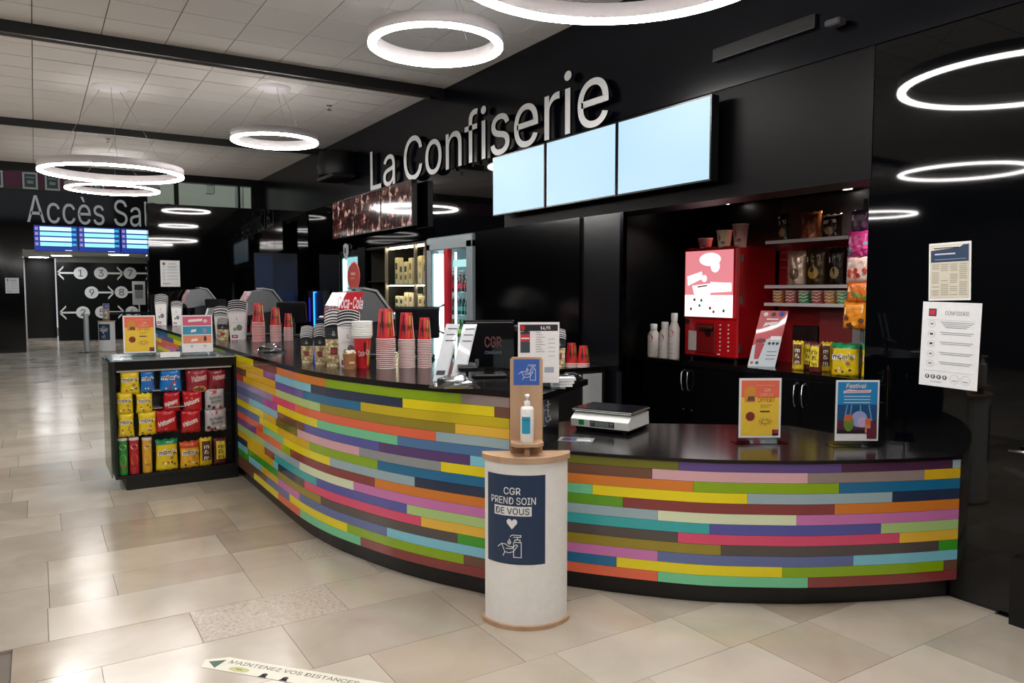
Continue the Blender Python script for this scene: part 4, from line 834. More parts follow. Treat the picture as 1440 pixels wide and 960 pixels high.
# ---------------------------------------------------------------- popcorn scoops
POP=ramp_mat('popcorn_print',[(.0,'#fbf3da'),(.35,'#eadcb4'),(.6,'#c9b182'),(.85,'#8e774c')],48,rough=.6,kind='voronoi')
CH=M('#23252b',.5); BW=M('#ecebec',.5); 
def scoop(w,h,style,lab,loc,rz,grp):
    t=thing('popcorn_box',lab,'popcorn box',loc,rz,grp); d=w*.5; wb=w*.80; db=d*.72
    n=10; arch=h*.06
    def front(v,u,s):   # u -1..1
        ww=wb+(w-wb)*v; dd=db+(d-db)*v; return (u*ww/2, -s*dd/2, h*v)
    def zone(mb,v0,v1,mat,s=1,off=0,u0=-1,u1=1,arched=False,k=8):
        V=[];F=[]
        for i in range(k+1):
            u=u0+(u1-u0)*i/k; up=arch*(1-u*u) if arched else 0
            a=front(v0,u,s); b=front(v1,u,s)
            e0=arch*(1-u*u)*(v0 if arched and v0>.8 else 0); 
            V+=[(a[0],a[1]-off,a[2]+e0),(b[0],b[1]-off,b[2]+up)]
        for i in range(k): q=(2*i,2*i+2,2*i+3,2*i+1); F.append(q if s>0 else q[::-1])
        mb.add(V,F,mat)
    top={'dark':CH,'white':BW}[style]; low={'dark':POP,'white':BW}[style]
    b=MB()
    zone(b,0,.60,low); zone(b,.60,.86,top); zone(b,.86,1,top,arched=True)
    zone(b,0,.6,low,-1); zone(b,.6,.95,top,-1)
    for s in (-1,1):
        A=[front(0,s,1),front(0,s,-1),front(.6,s,-1),front(.6,s,1),front(1,s,1),front(.95,s,-1)]
        b.add(A,[(0,1,2,3) if s>0 else (3,2,1,0)],low); b.add(A,[(3,2,5,4) if s>0 else (4,5,2,3)],top)
    b.add([front(0,-1,1),front(0,1,1),front(0,1,-1),front(0,-1,-1)],[(3,2,1,0)],low); b.obj('carton',t)
    r=MB(); zone(r,.935,.955,BW if style=='dark' else CH,1,.0008,arched=True); zone(r,.985,1.0,BW,1,.0012,arched=True)
    zone(r,.875,.895,BW if style=='dark' else CH,1,.0008,arched=True); zone(r,.955,.985,CH,1,.0006,arched=True); r.obj('striped_rim',t)
    q=MB(); fwp=lambda x,y,z:(x,-(db+(d-db)*z/h)/2-.0012+y,z)
    if style=='dark':
        q.rect(-w*.09,w*.09,h*.67,h*.73,0,M('#a5a9ae'),fwp).rect(-w*.07,w*.07,h*.74,h*.78,0,M('#8a8e94'),fwp).rect(-w*.38,-w*.13,h*.705,h*.71,0,M('#7c8086'),fwp).rect(w*.13,w*.38,h*.705,h*.71,0,M('#7c8086'),fwp)
        q.rect(-w*.19,w*.19,h*.25,h*.42,0,M('#7d3a34'),fwp).rect(-w*.13,w*.13,h*.29,h*.38,-.0006,M('#a84a44'),fwp)
    else:
        q.text('L',0,h*.62,h*.09,0,DK,bold=-.01,warp=fwp).rect(-w*.3,w*.3,h*.83,h*.835,0,GR,fwp).rect(-w*.32,w*.25,h*.52,h*.525,0,GR,fwp).rect(-w*.25,w*.32,h*.545,h*.55,0,GR,fwp)
        q.disc(w*.1,h*.38,w*.16,0,M('#7a7680'),14,rz=h*.1,warp=fwp).disc(-w*.14,h*.33,w*.1,-.0005,M('#8fa06a'),12,rz=h*.06,warp=fwp).rect(-w*.32,0,h*.05,h*.15,0,M('#a3243a'),fwp).rect(-w*.25,-w*.06,h*.08,h*.125,-.0006,M('#e0c8cc'),fwp)
    q.obj('print',t); return t
def scoopstack(x,y,w,h,style,n,rz,what,grp,dz=.024,z=1.10):
    t=scoop(w,h,style,'front '+what+' of its nest',(x,y,z),rz,grp)
    for k in range(1,n): dup(t,(x-math.sin(rz)*.012*k,y+math.cos(rz)*.012*k,z+dz*k),rz,what+' nested behind the front one',grp)
scoopstack(1.612,5.295,.085,.20,'dark',4,R(-28),'small popcorn printed box at the outer end','outer small popcorn boxes',.017)
scoopstack(1.655,5.13,.085,.215,'dark',4,R(-28),'small popcorn printed box beside the large charcoal one','inner small popcorn boxes',.018)
scoopstack(1.70,4.97,.12,.305,'dark',4,R(-28),'large charcoal popcorn printed box','large charcoal popcorn boxes',.02)
scoopstack(1.765,4.87,.145,.31,'white',4,R(-24),'large white popcorn box marked L near the kraft pot','near white popcorn boxes',.018)
t=thing('kraft_pot','small brown kraft pot filled with popcorn in front of the white popcorn box','pot',(1.72,4.735,1.10)); MB().lathe([(.034,0),(.044,.095),(.0455,.1)],M('#b07d52',.6),22).obj('cup_wall',t)
p=MB(); r_=random.Random(5)
for k in range(16): a=r_.uniform(0,6.28); rr=r_.uniform(0,.034); p.lathe([(0,0),(.011,.004),(.012,.012),(0,.019)],M('#efe6cf',.6),7,c=(rr*math.cos(a),rr*math.sin(a)),T=Matrix.Translation((0,0,.092+r_.uniform(0,.014))))
tag(p.obj('popcorn',t),kind='stuff'); MB().rect(-.018,.018,.035,.05,-.041,M('#e0b48a')).obj('print',t)
scoopstack(1.80,8.30,.185,.33,'white',4,R(-22),'large white popcorn box marked L in the distant group','distant white popcorn boxes',.022)
scoopstack(1.70,8.62,.14,.27,'white',3,R(-30),'grey white popcorn box behind the distant white one','distant grey popcorn boxes',.03)
scoopstack(1.66,8.35,.11,.18,'dark',3,R(-30),'small popcorn printed box in the distant group','distant small popcorn boxes',.02)
scoopstack(1.62,12.6,.17,.36,'white',4,R(-20),'white popcorn box at the far end of the counter','far white popcorn boxes',.028)
scoopstack(1.80,12.35,.15,.30,'white',3,R(-20),'shorter white popcorn box at the far end of the counter','far short white popcorn boxes',.022)
# ---------------------------------------------------------------- drink fountains
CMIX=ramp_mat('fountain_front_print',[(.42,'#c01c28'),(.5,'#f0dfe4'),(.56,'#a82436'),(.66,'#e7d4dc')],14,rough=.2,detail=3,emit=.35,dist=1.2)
def fountain(x,y,s,lab,full,z=1.10):
    t=thing('drink_fountain',lab,'drink fountain',(x,y,z),FX)
    def sc(P): return [(a*s,b*s) for a,b in P]
    # local: front -y ; side view profile in (y,z)
    hood=[(-.20,.235),(-.235,.30),(-.22,.40),(-.16,.50),(-.02,.52),(.06,.50),(.17,.36),(.19,.30)]
    MB().prism(sc(hood),-.17*s,.17*s,M('#9fa2a6',.25,.7),'x').obj('hood',t)
    MB().prism(sc([(-.03,.53),(.07,.51),(.18,.365),(.20,.30),(.24,.29),(.25,.30),(.19,.38),(.08,.525),(-.03,.545)]),-.175*s,.175*s,M('#dfe1e3',.2,.6),'x').obj('hood_edge',t)
    fr_=MB(); fr_.prism(sc([(-.238,.30),(-.222,.402),(-.162,.505),(-.155,.50),(-.215,.40),(-.23,.30)]),-.168*s,.168*s,CMIX,'x'); fr_.obj('front_cover',t)
    if full:
        side=MB(); P=sc([(-.235,.28),(-.225,.40),(-.165,.505),(-.03,.51),(-.06,.40),(-.10,.30)])
        side.prism(P,.1695*s,.1725*s,RD,'x')
        sw=lambda a,yy,z:(.1735*s-yy,a,z)
        side.text('Coca-Cola',-.14*s,.385*s,.085*s,-.0005,M('#f6e9ee',.3),w=.20*s,bold=.04,shear=.3,warp=sw,rot=-.05).line([(-.23*s,.31*s),(-.15*s,.335*s),(-.08*s,.31*s)],.012*s,-.0006,M('#f3dfe4',.3),sw)
        side.obj('logo_panel',t)
    MB().box(-.15*s,.15*s,-.10*s,.18*s,.0,.30*s,M('#2b2c30',.3),ch=.01).obj('column',t)
    MB().box(-.16*s,.16*s,-.26*s,.18*s,0,.03*s,M('#3a3b3f',.3,.6),ch=.006).obj('drip_tray',t)
    MB().box(-.14*s,.14*s,-.112*s,-.1*s,.03*s,.12*s,RD).obj('red_panel',t)
    for k in range(3): MB().lathe([(.012*s,.19*s),(.018*s,.21*s),(.018*s,.26*s)],BLK2,10,c=((-.1+.1*k)*s,-.16*s)).box((-.112+.1*k)*s,(-.088+.1*k)*s,-.165*s,-.16*s,.12*s,.2*s,BLK2).obj('tap',t)
    return t
fountain(2.12,5.60,.98,'red and steel drink fountain with script lettering behind the near cups',True)
fountain(2.22,8.95,1.0,'steel hooded drink fountain with pinkish front behind the distant cups',False)
fountain(2.20,12.75,1.05,'steel hooded drink fountain at the far end of the counter',False)
t=thing('round_price_sign','round red sign on a thin stem above the near drink fountain','sign',(2.12,5.72,1.10),R(-75))
MB().tube([(0,0,0),(0,0,.55)],.004,STEEL).obj('stem',t); MB().lathe([(.075,-.004),(.085,0),(.075,.004)],M('#b5453e',.4),26,T=Matrix.Translation((0,0,.62))@Matrix.Rotation(PI/2,4,'X')@Matrix.Scale(1.35,4,(0,1,0))).obj('disc',t)
MB().rect(-.03,.03,.63,.65,-.006,M('#e8a898')).rect(-.035,.02,.60,.61,-.006,M('#d68a80')).obj('print',t)
def till(x,y,rz,lab,s=1):
    t=thing('till_screen',lab,'till',(x,y,1.10),rz)
    MB().box(-.12*s,.12*s,-.1*s,.12*s,0,.03,BLK2,ch=.006).box(-.025,.025,.0,.04,.03,.25*s,BLK2).obj('stand',t)
    T=Matrix.Translation((0,0,.16*s))@Matrix.Rotation(R(-18),4,'X'); MB().box(-.16*s,.16*s,-.02,.02,0,.24*s,M('#1a1b1f',.2),T=T,ch=.008).obj('display_case',t); return t
till(2.40,5.15,R(150),'dark grey till standing behind the tallest cup stack')
till(2.42,8.45,R(150),'grey till with its screen turned away behind the distant cups')
till(2.35,12.2,R(150),'dark till standing beside the far drink fountain')
t=thing('napkin_dispenser','dark blue napkin dispenser behind the wrapped terminal','dispenser',(2.44,7.4,1.10),R(-20)); MB().box(-.08,.08,-.08,.08,0,.24,M('#17233c',.15,coat=.5),ch=.015).obj('body',t); MB().box(-.06,.06,-.06,.06,.24,.26,WHITE,ch=.01).obj('lid',t)
t=thing('straw_box','grey lidded straw box beside the blue napkin dispenser','box',(2.46,6.85,1.10),R(-15)); MB().box(-.10,.10,-.07,.07,0,.14,BLK2,ch=.006).obj('body',t); MB().box(-.13,.13,-.09,.09,.14,.165,M('#8a8c84',.4),ch=.008).lathe([(.02,.165),(.025,.19)],M('#6a6c66',.4),12).obj('lid',t)
t=thing('tablet_stand','thin white tablet edge leaning at the far end of the counter','tablet',(1.95,11.0,1.10),R(-40)); MB().box(-.012,.012,-.08,.08,0,.28,M('#c9ccd0',.3),T=Matrix(((1,0,.35,0),(0,1,0,0),(0,0,1,0),(0,0,0,1)))).obj('board',t); MB().box(-.03,.03,-.06,.06,0,.006,BLK2).obj('foot',t)
# ---------------------------------------------------------------- back bar niche
for k,yc in enumerate((4.77,3.61,2.60)):
    hw=.58 if k<2 else .42
    t=thing('base_cabinet',('black double door cabinet under the bottles and the red machine','black double door cabinet under the yellow sweet bags','black cabinet half hidden behind the glossy wall')[k],'cabinet',(4.80,yc,0),FX,'black base cabinets of the back bar')
    MB().box(-hw,hw,.0,.68,0,.955,BLK2).obj('body',t)
    for s in (-1,1):
        d=MB().box(min(s*.003,s*(hw-.003)),max(s*.003,s*(hw-.003)),-.018,0,.10,.945,M('#08080a',.22)).obj('door',t)
        MB().tube([(s*.035,-.02,.735),(s*.035,-.045,.76),(s*.035,-.058,.83),(s*.035,-.045,.90),(s*.035,-.02,.925)],.007,CHROME,8).obj('handle',d)
        MB().lathe([(.012,0),(.012,.01)],CHROME,12,T=Matrix.Translation((s*.05,-.018,.57))@Matrix.Rotation(PI/2,4,'X')).obj('lock',d)
MB().box(4.77,5.5,2.02,5.44,.957,1.0,TOPM).obj('back_worktop',None,'black worktop under the red machine and the sweet bags','worktop')
MRED=M('#b8121a',.3,coat=.3); 
t=thing('ice_drink_machine','tall red drinks machine with a glowing white and pink front panel','drinks machine',(4.95,4.675,1.0),FX); t.scale=(1.02,1,1.02)
for sx_ in (-.25,.25):
    for sy_ in (.05,.42): MB().lathe([(.02,0),(.02,.035)],BLK2,12,c=(sx_,sy_)).obj('foot',t)
MB().box(-.30,.30,.0,.47,.035,.965,MRED,ch=.012).obj('cabinet_body',t)
MB().box(-.295,.295,-.02,.0,.36,.955,M('#c81a24',.3),ch=.01).obj('door',t)
GLP=M('#ffffff',.4,emit=1.35); GPK=M('#e88a92',.4,emit=.95)
q=MB().rect(-.275,.265,.375,.935,-.0215,GPK).rect(-.275,.265,.375,.56,-.0222,GLP)
q.disc(.01,.86,.12,-.023,GLP,20,rz=.055).disc(.07,.80,.05,-.023,GLP,14).poly([(-.25,.72),(-.08,.76),(-.07,.70),(-.24,.64)],-.023,GLP).poly([(-.19,.64),(.05,.66),(.0,.52),(-.15,.52)],-.023,GLP).poly([(.02,.67),(.25,.66),(.25,.59),(.02,.58)],-.0235,GLP)
q.disc(-.05,.70,.03,-.0235,GLP,12).line([(-.12,.63),(-.02,.64)],.012,-.024,M('#8a3a44',.4,emit=.4))
for x,z,c in ((-.16,.52,'#7a2030'),(-.08,.515,'#2f8a4a'),(.02,.45,'#b03040'),(.17,.43,'#7a4a50'),(-.2,.44,'#9a5060'),(.06,.42,'#c06070'),(-.1,.47,'#4a9a5a')): q.disc(x,z,.014,-.024,M(c,.4,emit=.4),10)
q.obj('light_panel',t)
MB().box(-.16,.07,-.012,.0,.06,.32,M('#7c0c12',.4),ch=.008).obj('cup_bay',t)
MB().box(-.09,.06,-.05,-.01,.27,.295,M('#5a3a22',.3,.6),ch=.005).box(-.02,.02,-.035,-.01,.22,.27,BLK2).obj('nozzle',t)
MB().box(-.24,-.14,-.014,-.0,.08,.25,M('#c9bdbb',.4),ch=.004).obj('cup_holder',t)
MB().lathe([(.02,-.02),(.024,0)],BLK2,12,T=Matrix.Translation((-.26,-.005,.33))@Matrix.Rotation(PI/2,4,'X')).obj('lock',t)
for i in range(2):
    for j in range(7): MB().lathe([(.008,0),(.008,.006)],M('#e8c8c8',.4),8,T=Matrix.Translation((.12+.09*i,-.001,.10+.035*j))@Matrix.Rotation(PI/2,4,'X')).obj('button',t)
MB().rect(.09,.12,.06,.07,-.002,WH).obj('label',t)
for z in (.86,.52,.12): MB().box(.300,.306,.02,.05,z-.03,z+.03,M('#8a8a8c',.3,.8)).obj('hinge',t)
for x,y,w,h,c,l in ((4.79,4.96,.125,.10,'#c8747c','small pink printed cup on top of the red machine'),(4.575,4.97,.13,.155,'#e2d3b4','cream printed cup on top of the red machine'),(4.40,4.97,.13,.195,'#cf9a90','tall pink printed cup on top of the red machine')):
    t=thing('paper_cup',l,'cup',(5.0,x,1.966),0,'cups on the red machine'); 
    MB().lathe([(w*.36,0),(w*.5,h-.006)],M(c,.45),22).obj('body',t); MB().lathe([(w*.5,h-.006),(w*.53,h-.004),(w*.53,h),(w*.47,h)],CRM,22,cap=False).obj('rim',t)
    q=MB(); wp=lambda a,yy,z,w=w,h=h:(-(w*(.36+.14*z/h)+.001)*math.cos(a/(w*.45)),-(w*(.36+.14*z/h)+.001)*math.sin(a/(w*.45)),z)
    q.disc(-.015,h*.6,w*.2,0,M('#b8505a',.4),14,rz=h*.18,warp=wp).disc(.03,h*.3,w*.14,0,M('#7a2a34',.4),12,rz=h*.08,warp=wp).rect(-.03,.03,h*.15,h*.2,0,M('#f0e0dc',.4),wp,3); q.obj('print',t)
for i,(y,h,w,l) in enumerate(((5.326,.30,.112,'smallest white and red bottle at the end of the back bar'),(5.157,.325,.112,'white and red bottle between the smallest and the tallest one'),(4.996,.41,.100,'tallest white and red bottle touching the red machine side'))):
    t=thing('syrup_bottle',l,'bottle',(4.90-.02*i,y+(.02 if i==2 else 0),1.0),FX,'white bottles on the back bar'); r=w/2
    MB().lathe([(r*.95,0),(r,.008),(r,h*.66),(r*.55,h*.80),(r*.52,h*.83)],M('#e5dcd6',.4),22).obj('body',t)
    MB().lathe([(r*.58,h*.83),(r*.6,h*.98),(r*.5,h)],WHITE,18).obj('cap',t)
    wp=lambda a,yy,z,r=r,h=h: ((r+.001)*math.sin(a/r),-(r+.001)*math.cos(a/r),z)
    q=MB().disc(0,h*.56,r*.7,0,M('#cc3a48',.4),16,warp=wp).disc(0,h*.56,r*.35,0,M('#f0d8d6',.4),12,warp=lambda a,yy,z,wp=wp:tuple(v*1.02 if k_<2 else v for k_,v in enumerate(wp(a,yy,z))))
    for k_ in range(3): q.rect(-.03,.03,h*(.12+.1*k_),h*(.125+.1*k_),0,M('#8a5a60',.4),wp,4)
    q.obj('label',t)
t=thing('flyer_stand','slanted red and white promotional flyer leaning beside the red machine','flyer',(4.93,4.10,1.0),R(-52),rx=R(-14))
T=Matrix(((1,0,.20,0),(0,1,0,0),(0,0,1,0),(0,0,0,1)))
MB().box(-.105,.105,0,.004,0,.46,M('#c93040',.35,coat=.4),T=T).obj('sheet',t)
fx2=lambda x,y,z:(x+.2*z,y-.001,z)
q=MB().poly([(-.105,.0),(.105,0),(.105,.23),(.02,.24),(-.105,.17)],0,M('#c6d3dc',.4),fx2).poly([(-.06,.325),(-.02,.345),(.0,.335),(.05,.35),(.06,.37),(.0,.365),(-.05,.36)],-.001,WH,fx2).rect(-.045,.045,.385,.395,-.001,WH,fx2)
q.disc(-.06,.43,.018,-.001,CRM,12,warp=fx2).disc(.0,.43,.018,-.001,M('#5a3020'),12,warp=fx2).disc(.06,.435,.022,-.001,M('#4a4ab0'),12,warp=fx2).disc(-.05,.21,.04,-.001,M('#7a2024'),14,rz=.02,warp=fx2).poly([(-.085,.19),(-.015,.19),(-.035,.06),(-.07,.06)],-.001,M('#b83848'),fx2).rect(.02,.1,.22,.25,-.001,WH,fx2)
for j in range(3): q.disc(.02+.03*j,.19,.012,-.002,DK,10,warp=fx2).rect(.015,.09,.06+.03*j,.066+.03*j,-.002,M('#8a6a74'),fx2)
q.disc(-.08,.03,.012,-.001,RD,10,warp=fx2).disc(-.04,.03,.014,-.001,M('#3a4a6a'),10,warp=fx2); q.obj('print',t)
MB().box(-.1,.1,0,.12,0,.004,ACRYL).obj('foot',t)
for i,(s,x,y,w,h,l) in enumerate((('yt',4.955,3.771,.088,.225,'yellow tall sweet pouch first in the group behind the offer sign'),('bt',5.03,3.735,.085,.222,'brown edged tall sweet pouch tucked behind the first yellow one'),('bt',4.90,3.575,.095,.225,'brown bottomed yellow tall pouch in front of its group'),('yt',5.04,3.585,.088,.223,'yellow tall sweet pouch at the back of the group nearest the large pouches'),('grn',4.90,3.334,.19,.235,'yellow pouch with green top standing on the back bar'),('grn',4.93,3.13,.16,.235,'yellow pouch with green top half hidden by the glossy wall'))):
    bag('sweet_pouch',l,(x,y,1.0),w,h,s,rz=FX+random.uniform(-.15,.15)+.25,seed=40+i,group='sweet pouches on the back bar',foot=True,d=w*.5)
# shelf unit
su=thing('display_shelves','red backed display shelves for sweets at the back of the niche','shelf unit',(5.16,3.85,1.0),FX)
MB().box(-.52,.46,.30,.335,.0,1.0,M('#a01218',.4)).box(-.52,.46,.30,.335,1.0,1.38,BLK2).obj('back_panel',su)
for z in (.52,.585,.80,.87,.93): MB().box(-.50,.45,.292,.30,z,z+.012,M('#c24a50',.4)).obj('slat_line',su)
for z in (.497,.642,1.007): MB().box(-.42,.46,.0,.30,z-.008,z+.0,M('#b6b0b0',.25,.5)).box(-.42,.46,-.006,.0,z-.014,z+.012,M('#cfc9c8',.3)).obj('shelf',su)
MB().box(-.30,-.06,.2,.30,.06,.32,M('#231416',.4),ch=.01).obj('side_box',su); MB().box(-.02,.46,.18,.3,.0,.48,M('#7a1c20',.45)).obj('lower_panel',su)
MB().box(.36,.52,.05,.25,.0,.47,M('#6e6c6c',.5)).obj('grey_box',su)
for i,(s,y,z0,z1,w,l) in enumerate((('blk',4.185,2.007,2.24,.115,'black foil bag at the start of the top shelf'),('cop',3.925,2.007,2.235,.17,'copper brown foil bag on the top shelf'),('blk',3.735,2.007,2.20,.157,'black foil bag on the top shelf beside the purple bag'),('slv',4.05,1.642,1.93,.18,'pale silver foil bag on the middle shelf'),('gld',3.87,1.642,1.95,.18,'black and gold foil bag on the middle shelf'),('blk',3.685,1.642,1.94,.145,'black foil bag on the middle shelf'))):
    bag('snack_bag',l,(5.28,y,z0),w*(1.12 if i%3 else 1.05),z1-z0,s,rz=FX,seed=60+i,group='foil snack bags on the display shelves',foot=True,d=w*.45)
for i,(c,y) in enumerate((('#c07838',4.185),('#b85a5e',4.06),('#4f9a68',3.935),('#b8545a',3.815),('#c58545',3.70),('#5aa86e',3.59))):
    t=thing('sweet_tub',('orange tub first on the lowest shelf','red tub between the first orange and a green one','green tub between two red ones','red tub between a green and an orange one','orange tub between a red and a green one','green tub beside the hanging bags')[i],'tub',(5.24,y,1.497),FX,'small tubs on the lowest display shelf')
    MB().lathe([(.044,0),(.052,.10)],M(c,.35),20).obj('body',t); MB().lathe([(.055,.10),(.055,.112)],M('#c9b8a8',.35),20).obj('lid',t)
    wp=lambda a,yy,z:((.051+.006*z/.1)*math.sin(a/.05),-(.051+.006*z/.1)*math.cos(a/.05),z)
    q=MB()
    for k in range(3): q.line([(-.04,.03+.025*k),(-.01,.04+.025*k),(.02,.03+.025*k),(.045,.042+.025*k)],.007,0,M('#e8d8c0',.4),wp)
    q.obj('print',t)
t=thing('hanging_strip','thin hanging strip carrying coloured sweet bags at the niche edge','display strip',(4.96,3.25,1.30),FX); MB().box(-.015,.015,.0,.004,-.30,.95,STEEL).box(-.08,.08,0,.03,-.305,-.30,STEEL).obj('strip',t)
for i,(s,y,z0,z1,w,l) in enumerate((('pur',3.244,2.021,2.17,.14,'dark purple bag at the top of the hanging strip'),('pink',3.25,1.839,2.03,.164,'pink and purple bag on the hanging strip'),('whi',3.25,1.660,1.85,.175,'white and red bag in the middle of the hanging strip'),('org',3.246,1.526,1.67,.169,'orange and green bag on the hanging strip'),('or2',3.265,1.335,1.53,.176,'bright orange bag lowest on the hanging strip'))):
    bag('sweet_bag',l,(4.90,y,z0),w,z1-z0,s,rz=FX+.1,seed=80+i,group='bags on the hanging strip',d=w*.35)
for i,(x,y) in enumerate(((5.37,3.68),(5.34,4.88),(4.75,2.9))):
    t=thing('ceiling_spotlight',('small round spotlight over the display shelves','small round spotlight over the red machine','small round spotlight behind the glossy wall edge')[i],'spotlight',(x,y,2.40),group='niche spotlights')
    MB().lathe([(.05,-.004),(.055,0)],STEEL,16).obj('ring',t); MB().lathe([(.04,-.006),(.04,-.004)],M('#fff4e6',.4,emit=14),16).obj('lens',t)
    l=bpy.data.lights.new('niche_spot_light','SPOT'); l.energy=32; l.spot_size=R(120); l.spot_blend=.7; l.color=(1,.93,.85); l.shadow_soft_size=.05
    o=bpy.data.objects.new('lamp_glow',l); COL.objects.link(o); o.parent=t; o.location=(0,0,-.03); o.rotation_euler=(R(0),R(28) if i<2 else R(10),0)
for i,(y,w) in enumerate(((4.76,.05),(4.60,.07))):
    t=thing('price_tag',('small white tag hanging over the bottles','wider white tag hanging over the red machine cups')[i],'price tag',(4.9,y,2.34),FX,'white tags hanging in the niche'); MB().box(-w/2,w/2,0,.002,0,.035,M('#a9a9aa')).obj('card',t); MB().box(-.002,.002,0,.002,.035,.06,GR).obj('string',t)
# chrome corner profile with coloured glints
struct(MB().box(XW-.01,XW+.03,4.74,4.78,0,2.24,M('#2a2d33',.12,1)),'trim_7')
# steel counter box between the counters and its cups
t=thing('side_cabinet','low black cabinet with a stainless steel side, behind the shop scale','cabinet',(3.72,5.17,0))
MB().box(-.42,.27,-.25,.5,0,.96,BLK2).obj('body',t); MB().box(-.43,.28,-.26,.51,.96,.985,TOPM).obj('worktop',t); MB().box(.04,.23,-.262,-.25,.05,.93,M('#c9ccce',.45,.4)).obj('steel_panel',t)
scoopstack(3.62,5.06,.11,.26,'dark',3,R(-25),'popcorn printed box on the side cabinet','popcorn boxes on the side cabinet',.02,z=.985)
cupstack(3.735,5.04,3,.17,.052,.012,cl2('short stack beside the side cabinet popcorn box'),'cups of the first stack on the side cabinet',z=.985)
cupstack(3.80,4.965,3,.15,.052,.012,cl2('short stack at the side cabinet edge'),'cups of the second stack on the side cabinet',z=.985)
# ---------------------------------------------------------------- drinks fridge
t=thing('drinks_fridge','tall grey rounded fridge with a bright interior and a red centre strip','fridge',(4.03,7.79,0),FX)
FRM=M('#9aa6ac',.35,.3); W2=.56
o_=[(-W2,.0),(W2,0),(W2,2.16),(W2-.03,2.21),(W2-.10,2.235),(-W2+.10,2.235),(-W2+.03,2.21),(-W2,2.16)]
b=MB(); b.box(-W2,-W2+.10,-.02,.10,.0,2.17,FRM,ch=.012).box(W2-.13,W2,-.02,.10,0,2.17,FRM,ch=.012).box(-W2,W2,-.02,.10,2.08,2.235,FRM,ch=.012).box(-W2,W2,-.02,.10,0,.30,FRM,ch=.012); b.obj('front_frame',t)
MB().box(-W2,-W2+.03,.1,.72,0,2.2,FRM).box(W2-.03,W2,.1,.72,0,2.2,FRM).box(-W2+.03,-W2+.035,.1,.69,.28,2.12,M('#e6f4f6',.5)).box(-W2,W2,.69,.72,0,2.2,M('#dfeef0',.5)).box(-W2,W2,.1,.72,2.12,2.2,FRM).box(-W2,W2,.1,.72,0,.28,FRM).obj('cabinet_body',t)
MB().box(-.07,.03,-.035,.02,.30,2.09,M('#c4142a',.35)).obj('centre_strip',t)
MB().box(-W2+.10,-.07,-.005,.003,.30,2.08,GLASS).obj('glass_door',t); MB().box(.03,W2-.13,-.005,.003,.30,2.08,GLASS).obj('glass_door',t)
MB().box(-W2+.105,-W2+.13,.03,.22,.34,2.05,M('#dff6ff',.4,emit=3.5)).obj('light_tube',t); MB().box(.035,.055,.05,.07,.34,2.05,M('#dff6ff',.4,emit=4)).obj('light_tube',t)
MB().tube([(-.06,-.04,1.12),(-.10,-.09,1.15),(-.10,-.09,1.42),(-.06,-.04,1.45)],.014,STEEL).obj('handle',t)
zs=(.55,.82,1.08,1.34,1.60,1.84)
for z in zs: MB().box(-.26,W2-.05,.10,.66,z-.01,z,M('#8fb0b4',.3,.5)).obj('shelf',t)
MB().box(.04,W2-.14,.03,.05,1.88,1.96,M('#b8e6ea',.4,emit=1.2)).obj('light_header',t)
COLB=['#2a1216','#16382c','#2f7a3a','#b8c23a','#8a1a2a','#2a5a58']
bt=None
for r,z in enumerate(zs[:-1]):
    for c in range(7):
        x=-.20+.085*c
        loc=(4.03+.155,7.79-x,z)
        key=COLB[(4-r)%6 if r<4 else 4]
        t2=thing('drink_bottle',['dark soft drink bottle on the lowest fridge shelf','green capped bottle on the second lowest fridge shelf','green soft drink bottle on the middle fridge shelf','dark teal bottle on the second highest fridge shelf','dark red bottle on the highest stocked fridge shelf'][r],'bottle',loc,FX,'bottles on fridge shelf %s'%['one','two','three','four','five'][r])
        k_=['b%d'%r]
        if c==0:
            mb=MB().lathe([(.030,0),(.033,.01),(.033,.10),(.028,.13),(.013,.17),(.013,.185)],M(['#5a1a20','#2f6a2a','#1f6a3a','#153f42','#5a1420'][r],.15,coat=.4),14); mesh_b=mb.mesh('body'); mesh_l=MB().lathe([(.0338,.04),(.0338,.09)],M(['#c03038','#c8c23a','#9ac24a','#4aa0a0','#c8304a'][r],.4),14,cap=False).mesh('label'); mesh_c=MB().lathe([(.015,.18),(.015,.2)],M(['#c03038','#3aa04a','#2f8a3a','#b8c4c4','#c84a5a'][r],.4),12).mesh('cap')
        for nme,me in (('body',mesh_b),('label',mesh_l),('cap',mesh_c)): o=bpy.data.objects.new(nme,me); COL.objects.link(o); o.parent=t2
# ---------------------------------------------------------------- warm lit cabinet
t=thing('lit_display_cabinet','warm lit glass fronted cabinet packed with pale goods, beside the grey fridge','display cabinet',(4.05,9.42,0),FX)
fr_=M('#4a4744',.3,.6)
b=MB().box(-1.02,-1.0,0,.6,.3,2.2,fr_)
b.box(-1.0,1.0,.55,.58,.3,2.2,M('#ecd9b4',.6)).box(-1.0,1.0,0,.58,.0,.95,BLK2).box(-1.0,1.0,0,.58,2.19,2.22,BLK2).box(.995,1.01,0,.58,.3,2.2,fr_).box(-.28,-.26,.0,.58,.3,2.2,BLK2); b.obj('cabinet_body',t)
for x in (-.26,.67,.98): MB().box(x-.015,x+.02,-.015,.02,.95,2.2,M('#8a8278',.3,.6)).obj('door_frame',t)
for a,b_ in ((-.24,.66),(.69,.97)): MB().box(a,b_,-.004,.002,.96,2.18,GLASS).obj('glass_door',t)
for z in (1.27,1.56,1.83 if False else 1.56): pass
for z in (1.02,1.33,1.70): MB().box(-.25,.99,.02,.54,z-.012,z,M('#3a3430',.4)).obj('shelf',t)
for z in (1.315,1.685,2.175): MB().box(-.24,.98,.03,.05,z-.012,z,M('#ffe6bc',.4,emit=30)).obj('light_strip',t)
for z in (1.02,1.35,1.75): MB().box(-1.0,-.28,.02,.54,z-.012,z,M('#1a1614',.5)).obj('dark_shelf',t)
rr=random.Random(11)
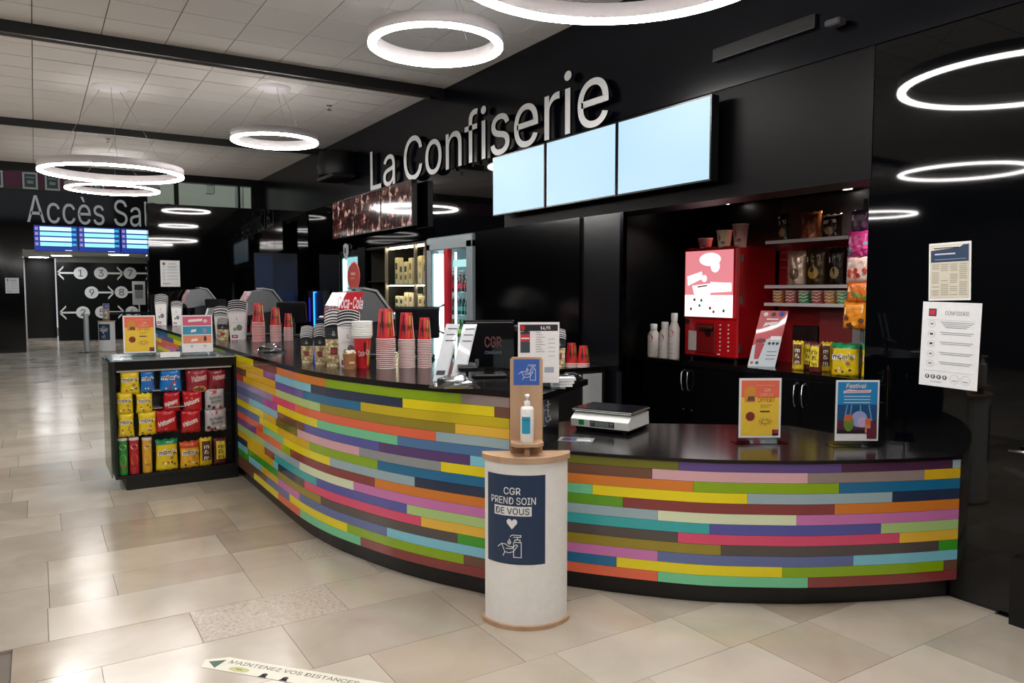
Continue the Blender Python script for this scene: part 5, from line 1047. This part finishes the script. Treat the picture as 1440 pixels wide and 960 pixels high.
grp=('pale packets on the lowest cabinet shelf','pale packets on the middle cabinet shelf','pale packets on the highest cabinet shelf')
for r,(z,hh) in enumerate(((1.02,.22),(1.33,.27),(1.70,.36))):
    for c in range(8):
        x=-.17+.148*c; h=hh*rr.uniform(.75,1)
        t2=thing('pale_packet',('pale boxed product on the lowest shelf of the lit cabinet','cream packet on the middle shelf of the lit cabinet','cream and brown packet on the highest shelf of the lit cabinet')[r],'packet',(4.05+.14,9.42-x,z),FX,grp[r])
        MB().box(-.055,.055,-.03,.05,0,h,M(['#d9cfc0','#e2d2b4','#d9c39a'][r],.5),ch=.006).obj('carton',t2)
        MB().rect(-.035,.035,h*.55,h*.8,-.031,M(rr.choice(['#3a332c','#8a6a42','#b89a6a']),.5)).rect(-.03,.03,h*.2,h*.4,-.031,M(rr.choice(['#a8763a','#c8b08a','#6a5a48']),.5)).obj('print',t2)
# narrow cyan cooler
t=thing('slim_cooler','slim cooler with a bright pale cyan interior at the end of the back wall','cooler',(4.05,11.1,0),FX)
MB().box(-.40,-.36,0,.5,0,2.22,BLACK).box(.36,.40,0,.5,0,2.22,BLACK).box(-.36,.36,0,.5,2.13,2.22,BLACK).box(-.36,.36,0,.5,0,.6,BLACK).obj('cabinet_body',t)
MB().box(-.34,.34,.02,.04,.6,2.12,M('#a8e4f0',.4,emit=1.1)).box(-.34,-.16,.012,.02,.62,2.1,M('#d8f6ff',.4,emit=2.2)).obj('light_panel',t); MB().box(-.36,.36,0,.006,.6,2.13,GLASS).obj('glass_door',t)
t=thing('shield_badge','small white shield badge above the slim cooler','badge',(XW-.005,11.15,2.20),FX); MB().prism([(-.09,.10),(0,.13),(.09,.10),(.08,-.03),(0,-.12),(-.08,-.03)],-.02,0,M('#c9ced2',.4),'y').obj('shield',t); MB().rect(-.03,.03,-.02,.06,-.022,DK).obj('print',t)
t=thing('neon_tower','dark unit edged with a bright blue light line beside the slim cooler','light column',(3.95,12.35,0),FX)
MB().box(-.18,.45,-.05,.06,0,1.62,M('#15151c',.3)).obj('body',t); MB().box(-.02,.0,-.065,-.05,1.0,1.60,M('#1f6cff',.4,emit=5)).box(-.0,.10,-.065,-.05,1.585,1.60,M('#1f6cff',.4,emit=5)).obj('light_line',t); MB().box(-.30,-.24,-.055,-.05,1.1,1.5,M('#2a1fd8',.4,emit=.8)).box(-.34,-.2,-.05,.06,0,1.6,M('#0c0c18',.3)).obj('second_line',t)
